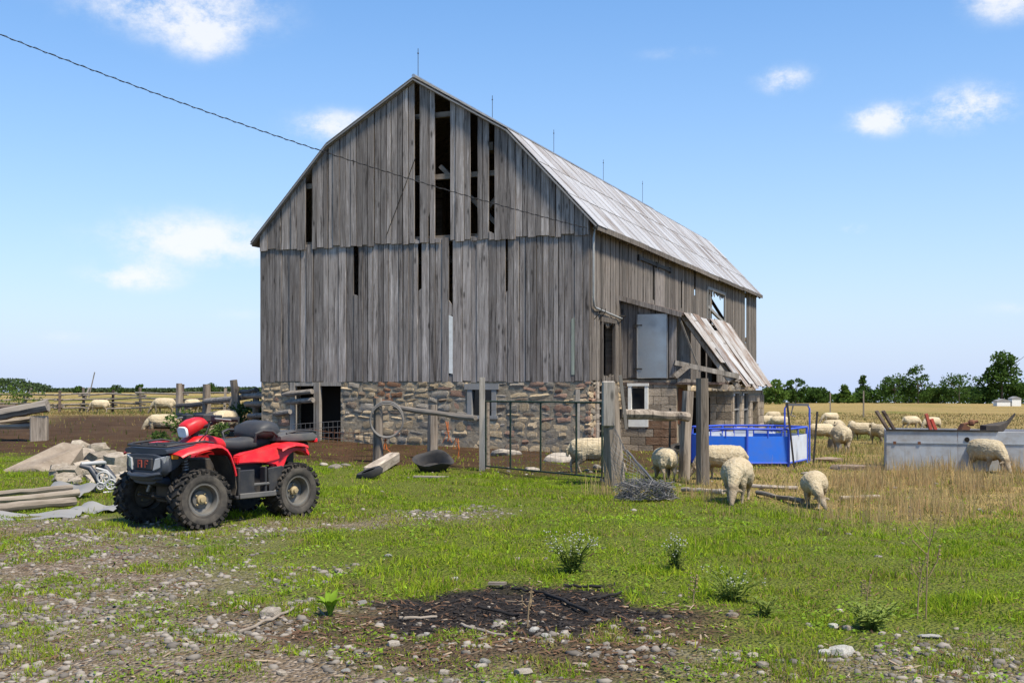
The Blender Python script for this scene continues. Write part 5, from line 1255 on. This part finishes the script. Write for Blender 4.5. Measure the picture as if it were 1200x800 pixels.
pts = []
def woodtop(px):
    t_ = np.interp(px, [-200,0,20,45,58,75,95,120,160,200,240,300,330], [441,443,445,450,455,457,456,455,457,456,454,454,454]); return t_
for px in np.arange(-160, 330, 1.6):
    Y = 430+rs.uniform(-12, 12); x = (px-600)/1350*Y; z0 = hz(x, Y); h = 1.6-(woodtop(px)-450)/1350*Y-z0; h *= .82+.36*float(fbm(np.array(px*.16), np.array(3.0), 95, 3)); h = max(h, 1.4)
    m = 46; pts.append(np.stack([x+rs.normal(0, .8, m), Y+rs.normal(0, 2, m), z0+h*rs.uniform(0, 1, m)**.7], 1))
v, f = leaf_cloud(np.concatenate(pts), 1.1, rs); o = obj('far_wood', npmesh('far_wood', v, f, M['far_leaf'])); tag(o, 'dark far-off wood along the left horizon', 'wood', kind='stuff')
for px, tp, wpx, lab, sd in ((92,453,12,'leftmost of the round trees on the left horizon',31), (136,452,14,'round tree right of the leaning fence stake',32), (164,451,10,'tree above the right part of the far fence',33), (246,450,18,'tree behind the pole fence post on the horizon',34)):
    Y = 300; p = on((px-600)/1350*Y, Y); H = 1.6-(tp-450)/1350*Y-p.z; tree(p, 'round', H, wpx/1350*Y, sd, 'leaf_b', lab, 'separate trees on the left horizon', 500, .5)
# green bushes by the fences
def bush(p, H, Wd, seed, label, mat='leaf_a', n=900, size=.12):
    v, f = crown('bush', H, Wd, n, seed, size); o = obj('bush', npmesh('bush', v, f, M[mat])); o.location = p; tag(o, label, 'bush'); return o
bush(on((14-600)/1350*58, 58), 1.5, 3.2, 41, 'green bush in front of the far fence at left edge')
bush(on((293-600)/1350*32.6, 32.6), 1.1, 1.6, 42, 'green bush beside the left barn corner behind the rails', 'leaf_c')
bush(on((204-600)/1350*24, 24), .95, 1.2, 43, 'leafy weed clump behind the headlamp pod of the quad', 'leaf_c', 900, .08)
bush(on((248-600)/1350*25, 25), .8, 1.0, 44, 'leafy weed clump behind the handlebar of the quad', 'leaf_c', 700, .08)
# far white buildings on the right
for px, py, w, h, d, lab in ((1189,488,1.5,1.2,1.5,'small white building at the edge of the trees'), (1174,489,2.2,.8,1.5,'low white trailer left of the small white building')):
    Y = 190; p = on((px-600)/1350*Y, Y); o = thing('white_building', lab, 'building', p)
    MB().box((0,0,h/2-.1), (w,d,h)).build('wall', M['white_paint'], o); MB().prism([(-w*.53,h-.12),(w*.53,h-.12),(w*.53,h+.05),(0,h+.35),(-w*.53,h+.05)], -d*.53, d*.53, 'y').build('roof', M['trim'], o)
# field stakes on the right
for px, Y, h, lab in ((1012,95,2.2,'thin far post in the field left of the tank'), (973,110,2.0,'thin far post in the field above the hoop')):
    o = MB().beam((0,0,-.2), (0,0,h), .1, .1).build('field_post', M['post'], None); o.location = on((px-600)/1350*Y, Y); tag(o, lab, 'post')

# ------------------------------------------------------------------ stones, pebbles, litter
SG = 'loose pale stones on the ground in front'
GV = matted(stone_variants(10, .75, .10, 8), ('pile_stone', 'field_stone', 'white_stone'))
LM = [(387,700,'the bright leafy plant'), (600,705,'the burnt patch'), (985,765,'the pair of largest white stones'), (1022,725,'the grey-green low weed'), (858,690,'the low spreading weed'), (670,655,'the bushy seeding weed'), (240,620,'the front quad wheel'), (340,610,'the rear quad wheel'), (318,720,'the large pale stone by the leafy plant'), (1085,700,'the tall dry stalk'), (60,600,'the metal sheets'), (10,800,'the bottom left picture corner'), (1190,800,'the bottom right picture corner'), (250,800,'the bottom edge below the quad bike'), (500,800,'the bottom edge left of centre'), (750,800,'the bottom edge right of centre'), (1160,545,'the sheep at the grey tank'), (690,550,'the sheep behind the gate')]
USED = set()
def stone_label(px, py, w, mat):
    col = {'field_stone': 'pale grey-tan', 'white_stone': 'whitish', 'pile_stone': 'brownish tan'}[mat]; size = 'small' if w < 10.5 else ('medium' if w < 14 else 'big')
    for lx, ly, nm in sorted(LM, key=lambda q: math.hypot(q[0]-px, (q[1]-py)*1.6))[:3]:
        dx, dy = px-lx, py-ly; rel = ('just ' if math.hypot(dx, dy) < 60 else '')+(('left of' if dx < 0 else 'right of') if abs(dx) > abs(dy)*1.3 else ('in front of' if dy > 0 else 'behind'))
        lab = size+' '+col+' stone '+rel+' '+nm
        if lab not in USED: break
    USED.add(lab); return lab
def stone(px, py, w, mat='field_stone', label=None, name='ground_stone', group=SG, flat=.55):
    p = gp(px, py); s = w/1350*p.y*.5; o = obj(name, random.choice(GV[mat])); o.location = p+Vector((0,0,s*flat*.35)); o.scale = (s, s*random.uniform(.7,1.1), s*flat); o.rotation_euler = (random.uniform(-.2,.2), random.uniform(-.2,.2), random.uniform(0,6))
    tag(o, label or stone_label(px, py, w, mat), 'stone', group)
stone(985, 767, 30, 'white_stone', 'largest white stone at bottom right, right of a pair', group=None); stone(967, 767, 19, 'white_stone', 'smaller white stone touching the largest white stone', group=None)
stone(318, 722, 26, 'field_stone', 'large pale stone left of the bright leafy plant', group=None); stone(1090, 746, 28, 'white_stone', 'flat white stone at the lower right', flat=.2, group=None)
for px, py, w in ((397,671,11),(381,683,9),(367,688,9),(233,742,16),(258,747,13),(340,709,10),(128,726,12),(82,706,11),(455,652,9),(533,680,12),(424,708,12),(461,757,17),(467,788,15),(626,740,14),(640,746,10),(627,738,10),(702,728,9),(752,738,10),(770,742,9),(788,745,9),(808,755,10),(858,722,14),(948,733,10),(977,735,15),(994,737,13),(894,781,16),(882,770,18),(868,765,10),(683,782,15),(690,760,10),(613,790,22),(568,776,12),(500,745,10),(1093,763,9),(985,717,9),(1030,760,12),(848,792,10),(985,775,10),(1013,735,9),(270,708,10),(155,728,9),(60,745,14),(45,780,14),(14,760,12),(95,795,14),(180,770,10),(210,790,12),(150,762,9),(330,790,12),(360,766,10),(395,760,9),(405,788,12),(520,790,14),(545,758,9),(730,785,12),(765,772,9),(805,785,10),(930,795,14),(1050,785,11),(1120,790,12),(1155,775,9),(640,655,7),(607,655,7),(1145,573,14),(700,548,12),(290,770,11),(60,700,9)):
    stone(px, py, w*random.uniform(.85, 1.15), random.choice(['field_stone','field_stone','white_stone','pile_stone']))
for px, py, w, lab in ((590,533,30,'broad flat stone in the mud at the left of the gate'), (603,532,18,'small stone at right of the broad flat stone behind gate'), (655,540,34,'pale stone lump in the mud before the sheep behind the gate'), (625,553,24,'low stone under the bottom bar of the gate'), (380,545,12,'left of three stones on dirt behind the quad'), (393,548,16,'middle of three stones on dirt behind the quad'), (405,546,12,'right of three stones on dirt behind the quad'), (712,565,22,'pale stone at the foot of the massive gatepost'), (945,556,14,'stone in grass below the blue pen'), (1048,572,10,'stone left of the tank sheep in dry grass')):
    stone(px, py, w, 'field_stone', lab, 'yard_stone', None, .35)
def scatter(n, ymin, ymax, fn, spread=.50, p=-.6, seed=0):
    rs = np.random.RandomState(seed); u = rs.uniform(size=n); e = 2+p; y = (ymin**e+u*(ymax**e-ymin**e))**(1/e); x = rs.uniform(-1, 1, n)*(spread*y+2.6)
    k = rs.uniform(size=n) < fn(x, y); return x[k], y[k], rs
# gravel
x, y, rs = scatter(110000, 5.0, 22, lambda x, y: (lambda z: np.clip((z[0]*.75+z[2]*.10)*(.25+1.5*ss(.40, .66, fbm(x*1.9, y*1.9, 107, 3)))-z[1]*.08+.006+z[3]*.04, 0, 1))(zones(x, y)), seed=5, p=-1.0)
n = len(x); ico = []; ph = (1+5**.5)/2
iv = np.array([(-1,ph,0),(1,ph,0),(-1,-ph,0),(1,-ph,0),(0,-1,ph),(0,1,ph),(0,-1,-ph),(0,1,-ph),(ph,0,-1),(ph,0,1),(-ph,0,-1),(-ph,0,1)], float)/1.9
fi = np.array([(0,11,5),(0,5,1),(0,1,7),(0,7,10),(0,10,11),(1,5,9),(5,11,4),(11,10,2),(10,7,6),(7,1,8),(3,9,4),(3,4,2),(3,2,6),(3,6,8),(3,8,9),(4,9,5),(2,4,11),(6,2,10),(8,6,7),(9,8,1)])
sz = .005+.027*rs.uniform(size=n)**4.5; sz *= (1+.02*y)
an = rs.uniform(0, 6.28, n); sc = np.stack([sz*rs.uniform(.8,1.6,n), sz*rs.uniform(.7,1.2,n), sz*rs.uniform(.45,.8,n)], 1)
V = (iv[None]*(1+.30*(rs.uniform(size=(n,12,1))-.5))+.42*(rs.uniform(size=(n,12,3))-.5))*sc[:, None, :]
cx_, sx_ = np.cos(an)[:, None], np.sin(an)[:, None]
V = np.stack([V[..., 0]*cx_-V[..., 1]*sx_, V[..., 0]*sx_+V[..., 1]*cx_, V[..., 2]], -1)+np.stack([x, y, height(x, y)+sz*.04], 1)[:, None]
tone = .10+.19*rs.uniform(size=n)**1.4; c = np.stack([tone*1.06, tone*.94, tone*.80], 1)
o = obj('gravel', npmesh('gravel', V.reshape(-1,3), (fi[None]+12*np.arange(n)[:, None, None]).reshape(-1,3), M['pebble'], cols=np.repeat(c, 12, 0))); tag(o, 'loose gravel and pebbles strewn over the bare ground', 'gravel', kind='stuff')
# wood chips, twigs and dead leaves round the burnt patch
x, y, rs = scatter(75000, 5.2, 13, lambda x, y: (lambda z: np.clip(z[2]*.36+z[1]*.25+z[0]*.08+.008, 0, 1))(zones(x, y)), seed=9, p=-.8)
n = len(x); L = rs.uniform(.010, .036, n)*np.where(rs.uniform(size=n) < .05, 3.2, 1); wd = rs.uniform(.003, .008, n); an = rs.uniform(0, 6.28, n); tl = rs.normal(0, .22, n)
dx = np.stack([np.cos(an)*np.cos(tl), np.sin(an)*np.cos(tl), np.sin(tl)], 1)*L[:, None]; dy = np.stack([-np.sin(an), np.cos(an), np.zeros(n)], 1)*wd[:, None]; dz = np.array([0,0,1])*(wd*.6)[:, None]
c0 = np.stack([x, y, height(x, y)+.010], 1)
V = np.stack([c0-dx-dy, c0+dx-dy, c0+dx+dy, c0-dx+dy, c0-dx*.9+dz*1.2, c0+dx*.9+dz*1.2], 1).reshape(-1,3)
fi = np.array([(0,1,5),(0,5,4),(3,4,5),(3,5,2),(0,4,3),(1,2,5)])
zz = zones(x, y); bmask = (zz[1] > .5) & (rs.uniform(size=n) < .75); tone = rs.uniform(.4, 1.3, n)[:, None]; c = np.where(bmask[:, None], np.array([.022,.019,.018])*tone, np.where((rs.uniform(size=n) < .18)[:, None], np.array([.26,.20,.14])*tone, np.array([.115,.065,.038])*tone))
o = obj('wood_litter', npmesh('wood_litter', V, (fi[None]+6*np.arange(n)[:, None, None]).reshape(-1,3), M['pebble'], cols=np.repeat(c, 6, 0))); tag(o, 'bark chips and twigs strewn around the burnt patch', 'litter', kind='stuff')
CG = 'charred sticks in the burnt patch'
for px0, py0, px1, py1, r, lab in ((640,700,690,722,.014,'longest charred stick slanting across the burnt patch'), (600,693,640,700,.011,'charred stick at the back of the burnt patch'), (690,706,730,698,.010,'charred stick at the right of the burnt patch'), (560,716,610,726,.010,'charred stick at the front left of the burnt patch'), (660,690,705,693,.012,'thin charred stick at the far rim of the burnt patch')):
    a, b = gp(px0, py0), gp(px1, py1); a.z += .03; b.z += .03; log(a, b, r, 'charred_stick', lab, 'stick', 'char', CG)
o = MB().prism([(-.07,-.02),(.06,-.03),(.08,.03),(-.06,.035)], 0, .02, 'z').build('wood_scrap', M['plank'], None); o.location = gp(582, 690)+Vector((0,0,.03)); tag(o, 'orange-brown wood scrap on the burnt patch', 'wood scrap')
for px0, py0, px1, py1, lab in ((468,728,512,725,'pale stick left of the burnt patch'), (540,735,590,748,'stick at the front of the burnt patch'), (280,745,345,716,'twig beside the large pale stone')):
    a, b = gp(px0, py0), gp(px1, py1); a.z += .02; b.z += .02; log(a, b, .010, 'dry_stick', lab, 'stick', 'plank')

# ------------------------------------------------------------------ weeds
def weed(p, H, Wd, n, seed, label, fluff=0, mat='weed', leafL=.10):
    rs = random.Random(seed); o = thing('weed_plant', label, 'plant', p); st = MB(); lf = MB(); fl = MB()
    for k in range(n):
        a = rs.uniform(0, 6.28); r = Wd*.5*math.sqrt(rs.uniform(0, 1)); h = H*rs.uniform(.55, 1); tip = Vector((math.cos(a)*r, math.sin(a)*r, h)); mid = tip*.5+Vector((0,0,h*.08)); b0 = Vector((math.cos(a)*r*.15, math.sin(a)*r*.15, -.02))
        st.tube([b0, mid, tip], [.005,.004,.002], 4)
        for q in range(9):
            u = rs.uniform(.08, .97); c = b0.lerp(mid, u*2) if u < .5 else mid.lerp(tip, u*2-1); b = rs.uniform(0, 6.28); L = leafL*rs.uniform(.5, 1.1)*(1.1-.5*u); d = Vector((math.cos(b), math.sin(b), rs.uniform(-.1, .7))).normalized(); s_ = d.cross(Vector((0,0,1))).normalized()*L*.17
            lf.add([c, c+d*L*.5+s_, c+d*L+Vector((0,0,-L*.15)), c+d*L*.5-s_], [(0,1,2,3)])
        if fluff and rs.random() < fluff:
            for q in range(5):
                c = tip+Vector((rs.uniform(-.03,.03), rs.uniform(-.03,.03), rs.uniform(-.05,.03))); fl.ball(c, rs.uniform(.004,.008), 5, 4)
    st.build('stem', M['weed'], o); lf.build('leaves', M[mat], o)
    if fl.v: tag(fl.build('seed_heads', M['fluff'], o), kind='stuff')
    return o
weed(gp(670,670), .33, .46, 38, 1, 'bushy weed with whitish seed heads in mid grass', .6)
weed(gp(793,668), .30, .28, 18, 2, 'sparse weed with whitish tops right of the bushy weed', .7)
weed(gp(858,703), .24, .55, 34, 3, 'low spreading weed right of the burnt patch', .2)
weed(gp(1022,737), .20, .46, 34, 4, 'grey-green low weed near the bottom right stones', 0)
weed(gp(838,733)+Vector((.4,.3,0)), .16, .2, 10, 6, 'small weed between burnt patch and low spreading weed', 0)
def stalk(p, H, label, seed, n=5):
    rs = random.Random(seed); m = MB(); m.tube([(0,0,-.02), (.01,0,H*.5), (.04,0,H)], [.006,.005,.002], 5)
    for k in range(n):
        z = H*rs.uniform(.35,.85); a = rs.uniform(0, 6.28); L = H*.3; m.tube([(.02,0,z), (math.cos(a)*L*.4, math.sin(a)*L*.4, z+L*.5), (math.cos(a)*L*.5, math.sin(a)*L*.5, z+L)], [.003,.003,.0015], 4)
        for q in range(4): m.ball((math.cos(a)*L*.5, math.sin(a)*L*.5, z+L-.03*q), .007, 5, 4)
    o = m.build('dry_stalk', M['dry'], None); o.location = p; tag(o, label, 'plant'); return o
stalk(gp(1085,725), .72, 'tall dry branching weed stalk at the right', 1, 7); stalk(gp(1075,725), .4, 'shorter dry stalk beside the tall branching one', 2, 4); stalk(gp(1015,715), .26, 'dry reddish stalk above the grey-green weed', 3, 5)
stalk(gp(618,735), .30, 'dry stalk in front of the burnt patch', 4, 4); stalk(gp(812,706), .2, 'dry red-brown stalk right of the burnt patch', 5, 5)
# bright broad-leaved plant
o = thing('broad_leaf_plant', 'bright green broad-leaved plant left of the burnt patch', 'plant', gp(387, 722))
for k, (a, L) in enumerate(((20,.12),(75,.15),(110,.14),(160,.12),(215,.11),(265,.11),(320,.12))):
    rows = []
    for i in range(6):
        u = i/5; w_ = .026*math.sin(math.pi*(.05+.93*u))+.002; c = Vector((.012+u*u*L*.8, 0, L*1.0*math.sin(u*1.5))); rows.append([c+Vector((0,-w_,.012)), c, c+Vector((0,w_,.012))])
    l_ = sheet(rows, .0015, 'leaf', M['broad'], o, 80); l_.rotation_euler = (0, 0, R(a))

# ------------------------------------------------------------------ grass
def blades(name, x, y, rs, hgt, wid, col, label, lean=.75, three=True, curl=.5):
    n = len(x); z = height(x, y)-.008; an = rs.uniform(0, 6.28, n); ld = rs.uniform(0, 6.28, n); lm = np.abs(rs.normal(0, lean, n))
    wv = np.stack([np.cos(an), np.sin(an), np.zeros(n)], 1)*wid[:, None]*.5; b = np.stack([x, y, z], 1)
    d = np.stack([np.cos(ld)*lm, np.sin(ld)*lm, np.ones(n)], 1); d /= np.linalg.norm(d, axis=1)[:, None]
    tip = b+d*hgt[:, None]+np.stack([np.cos(ld), np.sin(ld), -.4*np.ones(n)], 1)*(hgt*lm*curl)[:, None]
    mid = b+d*(hgt*.55)[:, None]
    V = np.stack([b-wv, b+wv, mid+wv*.8, mid-wv*.8, tip], 1).reshape(-1, 3)
    F = (np.array([(0,1,2),(0,2,3),(3,2,4)])[None]+5*np.arange(n)[:, None, None]).reshape(-1, 3)
    o = obj(name, npmesh(name, V, F, M['grass'], cols=np.repeat(col, 5, 0))); return tag(o, label, 'grass', kind='stuff')
def jit(c, n, rs, a=.25):
    return np.array(c)[None]*(1+rs.uniform(-a, a, (n,1)))*(1+rs.uniform(-.08, .08, (n,3)))
def gdens(x, y):
    ba, bu, li, di, st = zones(x, y); cl = fbm(x*2.6, y*2.6, 81, 3); cl2 = fbm(x*.8, y*.8, 83, 3)
    stony = np.clip(ba*1.0+li*.75+bu*1.5, 0, 1)
    d = (1-stony)*(.22+1.4*ss(.36, .60, cl))*(.5+1.0*cl2)*(1-.72*ss(.56, .70, fbm(x*.7+9, y*1.1, 119, 4)))+stony*ss(.41, .53, cl)*1.25
    d = d*(1-bu)*(1-np.clip(di*1.1, 0, 1)*.94)*(1-st*.62); return np.clip(d*.75, 0, 1)
x, y, rs = scatter(780000, 5.0, 30, gdens, seed=21, p=-1.35)
n = len(x); cl = fbm(x*1.3, y*1.3, 85, 3); cl3 = fbm(x*3.2, y*3.2, 87, 2); zz = zones(x, y)
tall = ss(.50, .68, cl3); h = rs.uniform(.016, .046, n)*(1+1.3*tall)*(.75+.6*cl); h *= 1-.35*np.clip(zz[0]+zz[2], 0, 1); w = (.0036+.00052*y)*rs.uniform(.7, 1.3, n)
mixv = np.clip(cl*1.7-.35+rs.normal(0, .16, n), 0, 1)[:, None]; c = jit((.28,.38,.026), n, rs, .30)*mixv+jit((.145,.235,.014), n, rs, .30)*(1-mixv)
dry = rs.uniform(size=n) < (.06+.40*ss(.48, .68, fbm(x*.9, y*.9, 111, 3))+.10*zz[2]+.12*zz[0]+.5*zz[4]); c[dry] = jit((.26,.205,.085), int(dry.sum()), rs)
yel = rs.uniform(size=n) < .2; c[yel] = jit((.285,.335,.028), int(yel.sum()), rs)
blades('grass', x, y, rs, h, w, c, 'short green pasture grass growing in patches in front of the barn')
# low broad-leaved ground weeds
x, y, rs = scatter(76000, 5.0, 16, lambda x, y: (lambda z: np.clip((1-z[1])*(1-z[3])*ss(.50, .68, fbm(x*2.2, y*2.2, 103, 3))*(.9-.5*z[4]), 0, 1))(zones(x, y)), seed=61, p=-1.1)
n = len(x); c0 = np.stack([x, y, height(x, y)+rs.uniform(.006, .04, n)], 1); an = rs.uniform(0, 6.28, n); s_ = rs.uniform(.008, .022, n)*(.7+.03*y); tl = rs.normal(0, .4, n)
dx = np.stack([np.cos(an), np.sin(an), np.sin(tl)], 1)*s_[:, None]; dy = np.stack([-np.sin(an), np.cos(an), rs.normal(0, .3, n)], 1)*(s_*.55)[:, None]
V = np.stack([c0-dx, c0+dy, c0+dx, c0-dy], 1).reshape(-1, 3); cl = fbm(x*1.1, y*1.1, 105, 2)[:, None]; c = jit((.19,.30,.024), n, rs, .3)*cl*1.4+jit((.07,.105,.025), n, rs, .3)*(1-cl)
tag(obj('ground_weeds', npmesh('ground_weeds', V, np.arange(4*n).reshape(-1, 4), M['grass'], cols=np.repeat(c, 4, 0))), 'low leafy weeds among the pasture grass', 'weeds', kind='stuff')
# dry tall grass on the right and along fences
def sdens(x, y):
    ba, bu, li, di, st = zones(x, y); cl = fbm(x*1.9, y*1.9, 89, 3); return np.clip(st*(1-di)*(.25+1.5*ss(.40, .62, cl)), 0, 1)*ss(10.5, 12.5, y)
x, y, rs = scatter(170000, 10.5, 44, sdens, seed=33, p=-1.1)
n = len(x); cl = fbm(x*1.1, y*1.1, 93, 3); h = rs.uniform(.06, .16, n)*(.5+1.1*ss(.4, .7, cl))*(.8+.2*ss(14, 20, y)); w = (.0022+.00036*y)*rs.uniform(.7, 1.3, n)
c = jit((.46,.345,.155), n, rs, .3); g_ = rs.uniform(size=n) < .22; c[g_] = jit((.135,.155,.036), int(g_.sum()), rs)
blades('dry_grass', x, y, rs, h, w, c, 'tall straw-coloured dry grass on the right of the pasture', .35)
rs = np.random.RandomState(44); X_, Y_ = [], []
for px, py, sp, k in ((1035,590,.5,500),(1042,560,.35,420),(1060,568,.9,700),(1090,575,1.2,700),(1130,575,1.1,600),(1170,580,1.3,600),(1050,610,.7,420),(1120,600,1.5,600),(1010,572,.8,450),(1080,556,1.6,900),(1150,560,1.4,800),(960,575,.9,260),(830,585,.5,200),(725,580,.4,260),(980,610,1.0,260)):
    k = int(k*.62); p = gp(px, py); kc = rs.randint(0, 7, k); cxs = rs.normal(0, sp*.6, 7); cys = rs.normal(0, sp*.4, 7); X_.append(p.x+cxs[kc]+rs.normal(0, .10, k)); Y_.append(p.y+cys[kc]+rs.normal(0, .10, k))
x = np.concatenate(X_); y = np.concatenate(Y_); n = len(x); h = rs.uniform(.12, .40, n)*np.where(rs.uniform(size=n) < .08, 1.6, 1); w = (.0016+.0003*y)*rs.uniform(.6, 1.3, n); c = jit((.46,.335,.16), n, rs, .3)
blades('tall_dry_stems', x, y, rs, h, w, c, 'tall bleached grass stems standing in front of the grey tank', .18)
# field grass in the distance: bigger tufts
def fdens(x, y):
    ba, bu, li, di, st = zones(x, y); s, t = barn_local(x, y); inb = (s > -.2) & (s < BL+.2) & (t > -2.7) & (t < BW+.2); return np.clip(.25+.9*ss(.4, .6, fbm(x*.5, y*.5, 97, 3)), 0, 1)*(1-.9*di)*(~inb)
x, y, rs = scatter(90000, 28, 110, fdens, seed=55, p=-1.3)
n = len(x); h = rs.uniform(.05, .20, n); w = .00055*y*rs.uniform(.8, 1.5, n); c = jit((.28,.21,.085), n, rs, .3); zz = zones(x, y); g_ = rs.uniform(size=n) < (.9-.75*zz[4]); c[g_] = jit((.105,.130,.030), int(g_.sum()), rs)
blades('field_grass', x, y, rs, h, w, c, 'thin dry grass covering the far fields', .4)
